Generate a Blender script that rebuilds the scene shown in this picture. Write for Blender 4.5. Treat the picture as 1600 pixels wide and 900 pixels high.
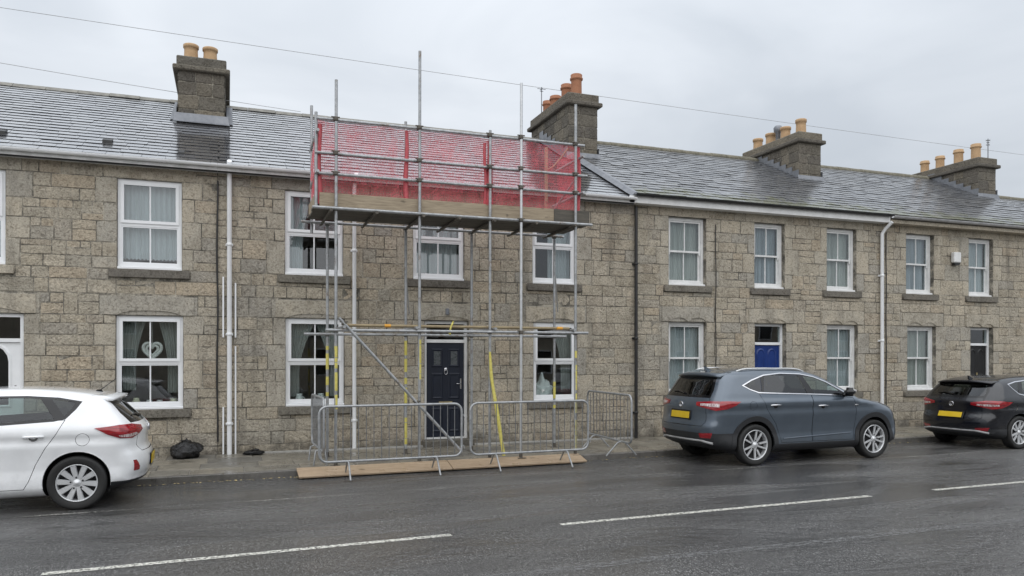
import bpy, bmesh, math, random
import numpy as np
from mathutils import Vector, Matrix

for o in list(bpy.data.objects): bpy.data.objects.remove(o)
S = bpy.context.scene
COL = S.collection
R = math.radians
PI = math.pi

# ------------------------------------------------------------------ camera
YAW = R(20.2)
cam_d = bpy.data.cameras.new('camera'); cam = bpy.data.objects.new('camera', cam_d); COL.objects.link(cam)
cam.location = (0, 0, 1.8); cam.rotation_euler = (R(90), 0, -YAW)
cam_d.sensor_width = 36; cam_d.lens = 36 * 1208 / 1600; cam_d.shift_y = (559 - 450) / 1600
cam_d.clip_start = .1; cam_d.clip_end = 3000
S.camera = cam

# ------------------------------------------------------------------ overcast sky
SUN_EL, SUN_AZ = R(52), R(200)
w = bpy.data.worlds.new('World'); S.world = w; w.use_nodes = True
nt = w.node_tree; nt.nodes.clear()
def wn(t, **k):
    n = nt.nodes.new(t)
    for a, b in k.items(): setattr(n, a, b)
    return n
sky = wn('ShaderNodeTexSky', sky_type='NISHITA'); sky.sun_disc = False
sky.sun_elevation = SUN_EL; sky.sun_rotation = SUN_AZ
tc = wn('ShaderNodeTexCoord'); mp = wn('ShaderNodeMapping'); mp.inputs['Scale'].default_value = (1.0, 1.0, 2.6)
nz = wn('ShaderNodeTexNoise'); nz.inputs['Scale'].default_value = 2.3; nz.inputs['Detail'].default_value = 5; nz.inputs['Roughness'].default_value = .48
nz.inputs['Distortion'].default_value = .6
rp = wn('ShaderNodeValToRGB'); rp.color_ramp.elements[0].position = .33; rp.color_ramp.elements[1].position = .66
rp.color_ramp.elements[0].color = (5.2, 5.6, 6.1, 1); rp.color_ramp.elements[1].color = (7.0, 7.35, 7.8, 1)
# a heavy overcast is brighter overhead than at the horizon (CIE overcast sky), all the way round
sz = wn('ShaderNodeSeparateXYZ'); zc = wn('ShaderNodeMath', operation='MAXIMUM'); zc.inputs[1].default_value = 0.0
cie = wn('ShaderNodeMath', operation='MULTIPLY_ADD'); cie.inputs[1].default_value = 1.25; cie.inputs[2].default_value = .75
cm = wn('ShaderNodeMixRGB', blend_type='MULTIPLY'); cm.inputs[0].default_value = 1.0
for a, b in ((tc.outputs['Generated'], sz.inputs[0]), (sz.outputs[2], zc.inputs[0]), (zc.outputs[0], cie.inputs[0]), (rp.outputs[0], cm.inputs[1]), (cie.outputs[0], cm.inputs[2])): nt.links.new(a, b)
mx = wn('ShaderNodeMixRGB'); mx.inputs[0].default_value = .93
bg = wn('ShaderNodeBackground'); bg.inputs[1].default_value = .1
out = wn('ShaderNodeOutputWorld')
for a, b in ((tc.outputs['Generated'], mp.inputs[0]), (mp.outputs[0], nz.inputs[0]), (nz.outputs[0], rp.inputs[0]),
             (sky.outputs[0], mx.inputs[1]), (cm.outputs[0], mx.inputs[2]), (mx.outputs[0], bg.inputs[0]), (bg.outputs[0], out.inputs[0])):
    nt.links.new(a, b)
sun_d = bpy.data.lights.new('sun', 'SUN'); sun_d.energy = 1.5; sun_d.angle = R(110); sun_d.color = (1, .97, .93)
sun = bpy.data.objects.new('sun', sun_d); COL.objects.link(sun)
sun.rotation_euler = (R(90) - SUN_EL, 0, R(-20)); sun.location = (0, -20, 40)
S.view_settings.view_transform = 'Standard'; S.view_settings.look = 'None'
S.view_settings.exposure = 0.15; S.view_settings.gamma = 1; S.view_settings.use_curve_mapping = False
S.cycles.use_denoising = True
S.cycles.transparent_max_bounces = 16; S.cycles.max_bounces = 6

# ------------------------------------------------------------------ materials
MATS = {}
class G:
    """small node-graph helper around one Principled BSDF"""
    def __init__(s, name, color=(.5, .5, .5), rough=.6, metal=0.0, **kw):
        s.m = bpy.data.materials.new(name); s.m.use_nodes = True; s.nt = s.m.node_tree
        s.b = s.nt.nodes['Principled BSDF']; s.out = s.nt.nodes['Material Output']
        s.b.inputs['Base Color'].default_value = (*color, 1); s.b.inputs['Roughness'].default_value = rough
        s.b.inputs['Metallic'].default_value = metal
        for k, v in kw.items(): s.b.inputs[k.replace('_', ' ')].default_value = v
        MATS[name] = s.m
    def n(s, t, **k):
        nd = s.nt.nodes.new(t)
        for a, b in k.items():
            if a.startswith('i_'):
                a = a[2:]; nd.inputs[int(a) if a.isdigit() else a.replace('_', ' ')].default_value = b
            else: setattr(nd, a, b)
        return nd
    def l(s, a, b): s.nt.links.new(a, b)
    def pos(s, scale=(1, 1, 1), rotz=0, obj=False):
        g = s.n('ShaderNodeTexCoord').outputs['Object'] if obj else s.n('ShaderNodeNewGeometry').outputs['Position']
        m = s.n('ShaderNodeMapping'); m.inputs['Scale'].default_value = scale; m.inputs['Rotation'].default_value = (0, 0, rotz)
        s.l(g, m.inputs[0]); return m.outputs[0]
    def noise(s, vec, scale, detail=4, rough=.55, dist=0):
        n = s.n('ShaderNodeTexNoise', i_Scale=scale, i_Detail=detail, i_Roughness=rough, i_Distortion=dist); s.l(vec, n.inputs[0]); return n.outputs[0]
    def ramp(s, fac, stops, interp='LINEAR'):
        r = s.n('ShaderNodeValToRGB'); cr = r.color_ramp; cr.interpolation = interp
        while len(cr.elements) < len(stops): cr.elements.new(.5)
        for e, (p, c) in zip(cr.elements, stops):
            e.position = p; e.color = (*c, 1) if not isinstance(c, (int, float)) else (c, c, c, 1)
        s.l(fac, r.inputs[0]); return r.outputs[0]
    def mix(s, fac, a, b, mode='MIX'):
        n = s.n('ShaderNodeMixRGB', blend_type=mode)
        for i, v in enumerate((fac, a, b)):
            if isinstance(v, (int, float)): n.inputs[i].default_value = v if i == 0 else (v, v, v, 1)
            elif isinstance(v, tuple): n.inputs[i].default_value = (*v, 1)
            else: s.l(v, n.inputs[i])
        return n.outputs[0]
    def math(s, op, a, b=0.0):
        n = s.n('ShaderNodeMath', operation=op)
        for i, v in enumerate((a, b)):
            if isinstance(v, (int, float)): n.inputs[i].default_value = v
            else: s.l(v, n.inputs[i])
        return n.outputs[0]
    def tint(s):
        a = s.n('ShaderNodeAttribute', attribute_name='tint'); o = s.n('ShaderNodeObjectInfo')
        return s.math('FRACT', s.math('ADD', a.outputs['Fac'], o.outputs['Random']))
    def bump(s, h, strength=.3, dist=.01, prev=None):
        n = s.n('ShaderNodeBump', i_Strength=strength, i_Distance=dist); s.l(h, n.inputs['Height'])
        if prev is not None: s.l(prev, n.inputs['Normal'])
        s.l(n.outputs[0], s.b.inputs['Normal']); return n.outputs[0]
    def col(s, c): s.l(c, s.b.inputs['Base Color'])
    def rough(s, c): s.l(c, s.b.inputs['Roughness'])

def stone_mat(name, stops, dark=1.0, bump=1.0):
    g = G(name, rough=.88, Specular_IOR_Level=.3)
    p = g.pos()
    c = g.ramp(g.tint(), stops)
    blot = g.noise(p, 3.2, 5, .6)
    c = g.mix(.8, c, g.ramp(blot, [(.28, (.7, .68, .65)), (.5, (1, 1, 1)), (.72, (1.15, 1.12, 1.08))]), 'MULTIPLY')
    grain = g.noise(p, 34, 5, .8)
    c = g.mix(.9, c, g.ramp(grain, [(.3, (.42, .40, .38)), (.47, (1, 1, 1)), (.66, (1.35, 1.34, 1.31))]), 'MULTIPLY')
    rock = g.noise(p, 17, 5, .65, .8)
    c = g.mix(.6, c, g.ramp(rock, [(.36, (.4, .38, .36)), (.47, (1, 1, 1))]), 'MULTIPLY')
    # dark weather streaks and the damp foot of the wall, both with ragged outlines
    ps = g.pos((3.2, 3.2, .35)); st = g.noise(ps, 1.0, 5, .62)
    c = g.mix(g.ramp(st, [(.56, 0), (.74, .5)]), c, (.1, .094, .082))
    lich = g.noise(p, 9, 5, .7); c = g.mix(g.ramp(lich, [(.66, 0), (.73, .55)]), c, (.42, .41, .37))
    sp = g.n('ShaderNodeSeparateXYZ'); g.l(p, sp.inputs[0])
    damp = g.math('ADD', g.math('MULTIPLY', sp.outputs[2], -1.3), g.math('MULTIPLY', g.noise(p, 4.5, 4), 1.3))
    c = g.mix(g.ramp(damp, [(.1, 0), (.5, .62)]), c, (.07, .067, .06))
    c = g.mix(1.0, c, (.965, .945, .915), 'MULTIPLY')
    if dark != 1.0: c = g.mix(1.0, c, (dark, dark, dark), 'MULTIPLY')
    g.col(c)
    b = g.bump(rock, bump, .05)
    g.bump(grain, .5, .012, b)
    return g.m

STONE = stone_mat('rubble_stone', [(0, (.43, .39, .32)), (.15, (.49, .445, .365)), (.35, (.45, .415, .35)), (.5, (.54, .49, .405)), (.66, (.40, .38, .34)), (.8, (.49, .425, .335)), (.92, (.47, .425, .35)), (1, (.42, .40, .35))])
DRESSED = stone_mat('dressed_stone', [(0, (.45, .41, .34)), (.4, (.42, .39, .33)), (.7, (.37, .355, .32)), (1, (.48, .44, .365))], 1, .28)
SILLST = stone_mat('sill_stone', [(0, (.16, .15, .135)), (1, (.2, .19, .165))], 1, .2)
CHIMST = stone_mat('chimney_stone', [(0, (.17, .156, .135)), (.35, (.12, .113, .102)), (.7, (.21, .19, .155)), (1, (.145, .138, .122))], 1, .7)
g = G('mortar', rough=.95); p = g.pos()
c = g.ramp(g.noise(p, 5, 5, .65), [(.37, (.1, .093, .078)), (.49, (.21, .193, .16)), (.65, (.46, .42, .345))])
c = g.mix(.7, c, g.ramp(g.noise(p, 40, 4, .7), [(.3, .45), (.6, 1.15)]), 'MULTIPLY'); g.col(c); g.bump(g.noise(p, 60, 4), .5, .01)
MORTAR = g.m

def slate_mat(name, moss):
    g = G(name, rough=.3, Specular_IOR_Level=1.0, Coat_Weight=1.0 if not moss else .6, Coat_Roughness=.1 if not moss else .2, Coat_IOR=2.4); p = g.pos(); t = g.tint()
    c = g.ramp(t, [(0, (.036, .038, .045)), (.5, (.058, .06, .068)), (.8, (.075, .074, .076)), (1, (.045, .047, .056))])
    c = g.mix(.5, c, g.ramp(g.noise(p, 22, 5, .7), [(.3, .5), (.6, 1.2)]), 'MULTIPLY')
    if moss:
        c = g.mix(g.ramp(g.noise(p, 11, 6, .8), [(.54, 0), (.66, .75)]), c, (.27, .27, .24))
        sp = g.n('ShaderNodeSeparateXYZ'); g.l(p, sp.inputs[0])
        low = g.math('SUBTRACT', g.noise(p, 3.0, 5, .7), g.math('MULTIPLY', g.math('SUBTRACT', sp.outputs[2], 5.25), .55))
        m = g.ramp(low, [(.36, 0), (.5, .95)])
        c = g.mix(m, c, g.ramp(g.noise(p, 30, 3), [(.3, (.045, .055, .018)), (.7, (.11, .11, .045))]))
        g.rough(g.mix(m, g.ramp(g.noise(p, 6, 4), [(.3, .26), (.7, .48)]), .9))
    else:
        g.rough(g.ramp(g.math('ADD', g.noise(p, 5, 4), g.math('MULTIPLY', t, .25)), [(.4, .2), (.85, .3)]))
    g.col(c); g.bump(g.noise(p, 45, 4, .6), .22 if moss else .12, .006)
    return g.m
SLATE = slate_mat('wet_slate', 0); SLATE_OLD = slate_mat('mossy_slate', 1)

def varied(name, c0, c1, rough=.5, metal=0.0, scale=8, bump=.1, r2=None, **kw):
    g = G(name, c0, rough, metal, **kw); p = g.pos()
    n = g.noise(p, scale, 5, .65)
    g.col(g.ramp(n, [(.3, c0), (.7, c1)]))
    g.rough(g.ramp(n, [(.3, rough), (.7, r2 if r2 is not None else min(1, rough * 1.25))]))
    if bump: g.bump(g.noise(p, scale * 8, 4), bump, .006)
    return g.m
UPVC = varied('white_upvc', (.8, .81, .82), (.87, .88, .89), .28, 0, 3, .0)
PAINTW = varied('white_paint', (.66, .66, .65), (.82, .82, .81), .4, 0, 6, .05)
FASCIA = varied('fascia_paint', (.42, .42, .41), (.66, .66, .65), .5, 0, 5, .08)
GUTGREY = varied('gutter_grey', (.3, .3, .3), (.48, .48, .48), .45, 0, 6, .05)
BLACKP = varied('black_plastic', (.012, .012, .013), (.03, .03, .03), .42, 0, 9, .05)
LEAD = varied('lead_sheet', (.16, .17, .19), (.26, .27, .29), .42, .3, 7, .15)
RIDGE = varied('ridge_cement', (.14, .135, .12), (.3, .29, .26), .8, 0, 6, .5)
RIDGEM = varied('ridge_mossy', (.1, .095, .07), (.24, .22, .17), .85, 0, 9, .6)
TERRA = varied('terracotta', (.3, .125, .065), (.42, .2, .115), .75, 0, 7, .2)
BUFF = varied('buff_clay', (.43, .275, .15), (.56, .385, .225), .75, 0, 7, .2)
GALV = varied('galvanised_tube', (.26, .27, .275), (.46, .47, .48), .42, .45, 14, .15)
g = G('galvanised_tube_worn', rough=.42, metal=.4); p = g.pos(); n = g.noise(p, 14, 5, .65)
c = g.ramp(n, [(.3, (.26, .27, .275)), (.7, (.46, .47, .48))]); c = g.mix(g.ramp(g.noise(p, 5, 6, .75), [(.56, 0), (.66, .7)]), c, (.17, .115, .07)); c = g.mix(g.ramp(g.noise(p, 23, 4, .7), [(.66, 0), (.7, .7)]), c, (.62, .61, .58)); g.col(c); g.bump(n, .2, .006); GALVS = g.m
GALVD = varied('dull_galvanised_bar', (.13, .135, .14), (.26, .265, .27), .5, .4, 14, .15)
GALVW = varied('bright_alloy_tube', (.5, .51, .52), (.66, .67, .68), .38, .6, 12, .1)
COUPL = varied('coupler_steel', (.07, .065, .06), (.2, .18, .15), .6, .6, 20, .3)
YTAPE = varied('yellow_paint', (.55, .47, .08), (.7, .63, .2), .6, 0, 25, .1)
ORANGE = varied('orange_paint', (.7, .3, .03), (.78, .42, .06), .5, 0, 20, .1)
LINEW = None
def wood(name, a, b, c2, rough=.8, wet=0):
    g = G(name, a, rough); p = g.pos((1.2, 14, 14))
    n = g.noise(p, 2.2, 6, .65, 1.2); c = g.ramp(n, [(.28, a), (.5, b), (.72, c2)])
    k = g.noise(g.pos((2.5, 6, 6)), 1.6, 3, .5); c = g.mix(g.ramp(k, [(.66, 0), (.72, .7)]), c, tuple(v * .4 for v in a))
    g.col(c); g.bump(n, .3, .008); g.rough(g.ramp(g.noise(g.pos(), 4, 4), [(.35, rough - wet), (.7, rough)]))
    return g.m
BOARD = wood('weathered_board', (.22, .175, .12), (.34, .275, .195), (.44, .36, .255))
BOARDD = wood('dark_board', (.06, .055, .047), (.1, .09, .075), (.14, .125, .1))  # darker wood tones for the platform, one toe board and old roof decks
PLANK = wood('wet_plank', (.27, .19, .12), (.39, .29, .195), (.5, .39, .275), .55, .3)

def glass(name, tintc, ior=1.55, gain=1.5, rough=.008):
    g = G(name); g.nt.nodes.remove(g.b)
    tr = g.n('ShaderNodeBsdfTransparent'); tr.inputs[0].default_value = (*tintc, 1)
    gl = g.n('ShaderNodeBsdfGlossy', i_Roughness=rough); gl.inputs[0].default_value = (.95, .97, 1, 1)
    fr = g.n('ShaderNodeFresnel', i_IOR=ior); front = g.math('SUBTRACT', 1.0, g.n('ShaderNodeNewGeometry').outputs['Backfacing'])   # one reflection per sheet
    wv = g.n('ShaderNodeBump', i_Strength=.04, i_Distance=.02); g.l(g.noise(g.pos(), 1.6, 2), wv.inputs['Height']); g.l(wv.outputs[0], gl.inputs['Normal'])
    ms = g.n('ShaderNodeMixShader'); g.l(g.math('MULTIPLY', front, g.math('MINIMUM', g.math('MULTIPLY', fr.outputs[0], gain), 1.0)), ms.inputs[0])
    g.l(tr.outputs[0], ms.inputs[1]); g.l(gl.outputs[0], ms.inputs[2]); g.l(ms.outputs[0], g.out.inputs[0])
    return g.m
GLASS = glass('window_glass', (.86, .9, .9), 1.6, 1.8)
CARGLASS = glass('car_glass', (.5, .58, .56), 1.5, 1.4)
CARTINT = glass('privacy_glass', (.09, .1, .1), 1.5, 1.4)

def cloth(name, col, trans, folds=26, lace=False):
    g = G(name, col, .9); g.nt.nodes.remove(g.b)
    d = g.n('ShaderNodeBsdfDiffuse'); d.inputs[0].default_value = (*col, 1)
    tl = g.n('ShaderNodeBsdfTranslucent'); tl.inputs[0].default_value = (*col, 1)
    a = g.n('ShaderNodeMixShader'); a.inputs[0].default_value = .3; g.l(d.outputs[0], a.inputs[1]); g.l(tl.outputs[0], a.inputs[2])
    tr = g.n('ShaderNodeBsdfTransparent'); ms = g.n('ShaderNodeMixShader')
    n = g.noise(g.pos((folds, folds, .6)), 1, 3, .5)
    g.l(g.ramp(n, [(.3, trans * 1.5 if trans * 1.5 < 1 else 1), (.65, trans * .5)]), ms.inputs[0])
    g.l(a.outputs[0], ms.inputs[1]); g.l(tr.outputs[0], ms.inputs[2]); g.l(ms.outputs[0], g.out.inputs[0])
    return g.m
NETC = cloth('net_curtain_cloth', (.84, .86, .88), .2)
DRAPE = cloth('drape_cloth', (.6, .6, .57), .2, 40)
NETC2 = cloth('lace_curtain_cloth', (.74, .78, .84), .34, 34); NETC3 = cloth('voile_curtain_cloth', (.86, .85, .8), .27, 17)
CREAMC = cloth('cream_curtain_cloth', (.6, .58, .53), .12, 20)
# debris netting: open red mesh
g = G('red_debris_mesh', (.55, .02, .05), .7); d = g.b
tr = g.n('ShaderNodeBsdfTransparent'); ms = g.n('ShaderNodeMixShader')
pv = g.pos((1, 1, 1)); vo = g.n('ShaderNodeTexVoronoi', feature='DISTANCE_TO_EDGE', i_Scale=32.0, i_Randomness=.55); g.l(pv, vo.inputs['Vector'])
cov = g.math('ADD', g.ramp(vo.outputs[0], [(.05, .56), (.17, .2)]), g.math('MULTIPLY', g.math('SUBTRACT', g.noise(g.pos((1.6, 1, .8)), 2.2, 5, .6, 1.5), .5), .7))
d.inputs['Base Color'].default_value = (.82, .17, .2, 1); g.b.inputs['Transmission Weight'].default_value = 0
tl = g.n('ShaderNodeBsdfTranslucent'); tl.inputs[0].default_value = (.85, .17, .2, 1); m2 = g.n('ShaderNodeMixShader'); m2.inputs[0].default_value = .4
g.l(d.outputs[0], m2.inputs[1]); g.l(tl.outputs[0], m2.inputs[2])
g.l(cov, ms.inputs[0]); g.l(tr.outputs[0], ms.inputs[1]); g.l(m2.outputs[0], ms.inputs[2]); g.l(ms.outputs[0], g.out.inputs[0])
NET = g.m
NETROLL = varied('red_mesh_fold', (.46, .07, .09), (.6, .14, .15), .7, 0, 30, .3)
# wet asphalt
g = G('wet_asphalt', rough=.35, Specular_IOR_Level=.5); p = g.pos()
ag = g.noise(p, 75, 3, .8); big = g.noise(g.pos((.35, 1.1, 1)), .9, 6, .6); fine = g.noise(p, 38, 4, .7)
c = g.ramp(ag, [(.36, (.018, .018, .019)), (.48, (.062, .061, .06)), (.57, (.15, .147, .143)), (.66, (.5, .49, .48))])
c = g.mix(.8, c, g.ramp(big, [(.3, .55), (.7, 1.5)]), 'MULTIPLY')
spk = g.noise(g.pos((1, .55, 1)), 30, 4, .85)
c = g.mix(.85, c, g.ramp(spk, [(.36, .35), (.5, 1.0), (.62, 2.0), (.7, 4.2)]), 'MULTIPLY')
crk = g.noise(g.pos((.12, 1.3, 1), R(2)), 1.6, 7, .65, 1.5)
c = g.mix(g.ramp(crk, [(.485, 0), (.5, .35), (.515, 0)]), c, (.16, .155, .15))
g.col(c)
wet = g.noise(g.pos((.3, .95, 1), R(2)), .8, 6, .62, .8)
film = g.ramp(wet, [(.43, 1), (.52, .35), (.60, 0)])          # standing water fills the texture and darkens it
c = g.mix(1.0, c, (1.25, 1.25, 1.25), 'MULTIPLY')
c = g.mix(g.math('MULTIPLY', film, .5), c, (.025, .025, .026)); g.col(c)
g.rough(g.math('ADD', g.ramp(wet, [(.38, .05), (.47, .18), (.56, .3), (.68, .42)]), g.math('MULTIPLY', g.math('SUBTRACT', fine, .5), .12)))
dry = g.math('SUBTRACT', 1.0, g.math('MULTIPLY', film, .88))
b0 = g.bump(g.math('MULTIPLY', spk, dry), .8, .03); b1 = g.bump(g.math('MULTIPLY', ag, dry), 1.0, .022, b0); b2 = g.bump(g.math('MULTIPLY', fine, dry), .6, .02, b1)
ASPH = g.m
g = G('worn_line_paint', (.7, .69, .62), .45); p = g.pos()
tr = g.n('ShaderNodeBsdfTransparent'); ms = g.n('ShaderNodeMixShader')
g.l(g.ramp(g.noise(p, 26, 6, .75), [(.41, .1), (.55, 1)]), ms.inputs[0]); g.l(tr.outputs[0], ms.inputs[1]); g.l(g.b.outputs[0], ms.inputs[2]); g.l(ms.outputs[0], g.out.inputs[0])
g.col(g.ramp(g.noise(p, 60, 4), [(.3, (.5, .49, .43)), (.6, (.74, .73, .66))])); LINEW = g.m
g = G('faded_line_paint', (.4, .39, .36), .45); p = g.pos()
tr = g.n('ShaderNodeBsdfTransparent'); ms = g.n('ShaderNodeMixShader')
g.l(g.ramp(g.math('ADD', g.noise(p, 30, 6, .8), g.math('MULTIPLY', g.noise(p, .8, 3), .6)), [(.80, 0), (.95, .8)]), ms.inputs[0]); g.l(tr.outputs[0], ms.inputs[1]); g.l(g.b.outputs[0], ms.inputs[2]); g.l(ms.outputs[0], g.out.inputs[0])
LINEF = g.m
def paving(name, stops):
    g = G(name, rough=.4); p = g.pos(); t = g.tint()
    c = g.ramp(t, stops); c = g.mix(.8, c, g.ramp(g.noise(p, 5, 6, .7), [(.3, .5), (.7, 1.3)]), 'MULTIPLY')
    c = g.mix(.5, c, g.ramp(g.noise(p, 70, 3, .7), [(.3, .6), (.7, 1.3)]), 'MULTIPLY'); g.col(c)
    g.rough(g.ramp(g.noise(p, 1.6, 5, .6), [(.35, .12), (.6, .5)])); g.bump(g.noise(p, 40, 5, .7), .3, .008); return g.m
g = G('seam_sheen_grey', (.2, .2, .2), .4); p = g.pos()  # patchy grey: wet sheen along a tarmac joint put into the colour
tr = g.n('ShaderNodeBsdfTransparent'); ms = g.n('ShaderNodeMixShader')
g.l(g.ramp(g.noise(g.pos((1, 3, 1)), 9, 6, .8), [(.42, 0), (.6, .75)]), ms.inputs[0]); g.l(tr.outputs[0], ms.inputs[1]); g.l(g.b.outputs[0], ms.inputs[2]); g.l(ms.outputs[0], g.out.inputs[0])
g.bump(g.noise(p, 60, 4), .6, .01); SEAM_SHEEN = g.m
SLAB = paving('wet_paving', [(0, (.2, .183, .15)), (.4, (.26, .235, .19)), (.75, (.165, .157, .14)), (1, (.3, .27, .215))])
KERB = paving('kerb_granite', [(0, (.13, .124, .114)), (.5, (.18, .17, .155)), (1, (.11, .105, .097))])
CEMENT = varied('cement', (.28, .27, .25), (.48, .47, .44), .8, 0, 9, .4)
EARTH = varied('dark_ground', (.05, .048, .04), (.09, .085, .075), .9, 0, 2, .4)
ROOM = varied('room_plaster', (.22, .2, .18), (.3, .28, .25), .9, 0, 2, 0)

# ------------------------------------------------------------------ mesh helpers
class MB:
    def __init__(s): s.v = []; s.f = []; s.sm = []
    def add(s, vs, fs, smooth=False):
        o = len(s.v); s.v += [tuple(v) for v in vs]; s.f += [tuple(i + o for i in f) for f in fs]; s.sm += [smooth] * len(fs); return s
    def box(s, x0, x1, y0, y1, z0, z1):
        return s.add([(x0, y0, z0), (x1, y0, z0), (x1, y1, z0), (x0, y1, z0), (x0, y0, z1), (x1, y0, z1), (x1, y1, z1), (x0, y1, z1)],
                     [(0, 3, 2, 1), (4, 5, 6, 7), (0, 1, 5, 4), (1, 2, 6, 5), (2, 3, 7, 6), (3, 0, 4, 7)])
    def bbox(s, x0, x1, y0, y1, z0, z1, b=.006):
        """box with chamfered edges (front -y side and all verticals)"""
        X, Y, Z = (x0, x0 + b, x1 - b, x1), (y0, y0 + b, y1 - b, y1), (z0, z0 + b, z1 - b, z1)
        bm = bmesh.new(); bmesh.ops.create_cube(bm, size=1)
        for v in bm.verts: v.co = Vector(((x0 + x1) / 2 + v.co.x * (x1 - x0), (y0 + y1) / 2 + v.co.y * (y1 - y0), (z0 + z1) / 2 + v.co.z * (z1 - z0)))
        bmesh.ops.bevel(bm, geom=bm.edges[:], offset=b, segments=1, affect='EDGES')
        s.bm(bm); return s
    def bm(s, bm, smooth=False):
        bm.verts.index_update()
        s.add([v.co[:] for v in bm.verts], [[v.index for v in f.verts] for f in bm.faces], smooth); bm.free(); return s
    def prism(s, poly, y0, y1):
        """poly in (x,z), extruded along y"""
        n = len(poly)
        vs = [(x, y0, z) for x, z in poly] + [(x, y1, z) for x, z in poly]
        return s.add(vs, [tuple(range(n)), tuple(range(2 * n - 1, n - 1, -1))] + [(i, i + n, (i + 1) % n + n, (i + 1) % n) for i in range(n)])
    def prismx(s, poly, x0, x1):
        """poly in (y,z), extruded along x"""
        n = len(poly)
        vs = [(x0, y, z) for y, z in poly] + [(x1, y, z) for y, z in poly]
        return s.add(vs, [tuple(range(n)), tuple(range(2 * n - 1, n - 1, -1))] + [(i, i + n, (i + 1) % n + n, (i + 1) % n) for i in range(n)])
    def tube(s, pts, r, n=10, caps=True, closed=False):
        pts = [Vector(p) for p in pts]; vs = []; fs = []; N = len(pts)
        rs = r if isinstance(r, (list, tuple)) else [r] * N
        prev = None
        for i, p in enumerate(pts):
            if closed: d = (pts[(i + 1) % N] - pts[i - 1])
            else: d = (pts[min(i + 1, N - 1)] - pts[max(i - 1, 0)])
            d.normalize()
            if prev is None:
                a = Vector((0, 0, 1)) if abs(d.z) < .9 else Vector((1, 0, 0)); a = (a - d * a.dot(d)).normalized()
            else:
                a = (prev - d * prev.dot(d)).normalized()
            prev = a; b = d.cross(a)
            vs += [p + (a * math.cos(2 * PI * k / n) + b * math.sin(2 * PI * k / n)) * rs[i] for k in range(n)]
        for i in range(N if closed else N - 1):
            j = (i + 1) % N
            fs += [(i * n + k, i * n + (k + 1) % n, j * n + (k + 1) % n, j * n + k) for k in range(n)]
        s.add(vs, fs, True)
        if caps and not closed:
            s.add(vs[:n], [tuple(range(n - 1, -1, -1))]); s.add(vs[-n:], [tuple(range(n))])
        return s
    def lathe(s, prof, c=(0, 0, 0), n=20, axis='z', smooth=True):
        """prof: (radius, height) list"""
        vs = []; m = len(prof)
        for r_, h in prof:
            for k in range(n):
                a = 2 * PI * k / n
                q = (r_ * math.cos(a), r_ * math.sin(a), h) if axis == 'z' else (r_ * math.cos(a), h, r_ * math.sin(a))
                vs.append((c[0] + q[0], c[1] + q[1], c[2] + q[2]))
        return s.add(vs, [(i * n + k, i * n + (k + 1) % n, (i + 1) * n + (k + 1) % n, (i + 1) * n + k) for i in range(m - 1) for k in range(n)], smooth)
    def mesh(s, name, off=(0, 0, 0)):
        me = bpy.data.meshes.new(name)
        me.from_pydata([(a - off[0], b - off[1], c - off[2]) for a, b, c in s.v], [], s.f)
        if any(s.sm): me.polygons.foreach_set('use_smooth', s.sm)
        return me
    def build(s, name, mat, parent=None, off=(0, 0, 0), fix=True):
        me = s.mesh(name, off)
        if fix:
            bm = bmesh.new(); bm.from_mesh(me); bmesh.ops.recalc_face_normals(bm, faces=bm.faces[:]); bm.to_mesh(me); bm.free()
        me.materials.append(mat); return link(name, me, parent)
def link(name, data, parent=None, loc=None):
    o = bpy.data.objects.new(name, data); COL.objects.link(o)
    if parent is not None: o.parent = parent
    if loc is not None: o.location = loc
    return o
def tag(o, label=None, cat=None, group=None, kind=None):
    if label: o['label'] = label
    if cat: o['category'] = cat
    if group: o['group'] = group
    if kind: o['kind'] = kind
    return o
def thing(name, label, cat, loc=(0, 0, 0), rotz=0, group=None):
    o = link(name, None, None, loc); o.rotation_euler = (0, 0, rotz); return tag(o, label, cat, group)
def settint(me, vals):
    a = me.attributes.new('tint', 'FLOAT', 'POINT'); a.data.foreach_set('value', vals)
def arc(cx, cy, r, a0, a1, n): return [(cx + r * math.cos(R(a0 + (a1 - a0) * i / n)), cy + r * math.sin(R(a0 + (a1 - a0) * i / n))) for i in range(n + 1)]

# ================================================================== SETTING: ground, road, pavement
F = 14.3                                    # plane of the house fronts
def kerbY(x): return 12.05 + .035 * x
ROADW = 9.1
X0, X1 = -70, 110
mb = MB(); mb.add([(-600, -500, -.06), (900, -500, -.06), (900, 900, -.06), (-600, 900, -.06)], [(0, 1, 2, 3)])
tag(mb.build('ground', EARTH), kind='structure')
mb = MB()
xs = list(range(X0, X1 + 1, 10))
for a, b in zip(xs, xs[1:]):
    mb.add([(a, kerbY(a) - ROADW, 0), (b, kerbY(b) - ROADW, 0), (b, kerbY(b), 0), (a, kerbY(a), 0)], [(0, 1, 2, 3)])
road = tag(mb.build('road', ASPH), kind='structure')
def stripe(name, pts, wd, mat, z=.004):
    mb = MB()
    for (xa, ya), (xb, yb) in zip(pts, pts[1:]):
        mb.add([(xa, ya - wd / 2, z), (xb, yb - wd / 2, z), (xb, yb + wd / 2, z), (xa, ya + wd / 2, z)], [(0, 1, 2, 3)])
    return mb.build(name, mat, road)
cl = lambda x: 7.46 + .055 * x if x < 3 else 7.625 + .042 * (x - 3)
for a, b in ((-7.4, -3.2), (-1.45, 2.13), (3.37, 7.84), (9.0, 13.2), (15.2, 19.4), (21.4, 25.6)):
    stripe('lane_dash', [(a, cl(a)), ((a + b) / 2, cl((a + b) / 2)), (b, cl(b))], .095, LINEW)
stripe('parking_line', [(x, 10.2 + .04 * x) for x in range(-6, 26, 2)], .07, LINEF)

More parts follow.
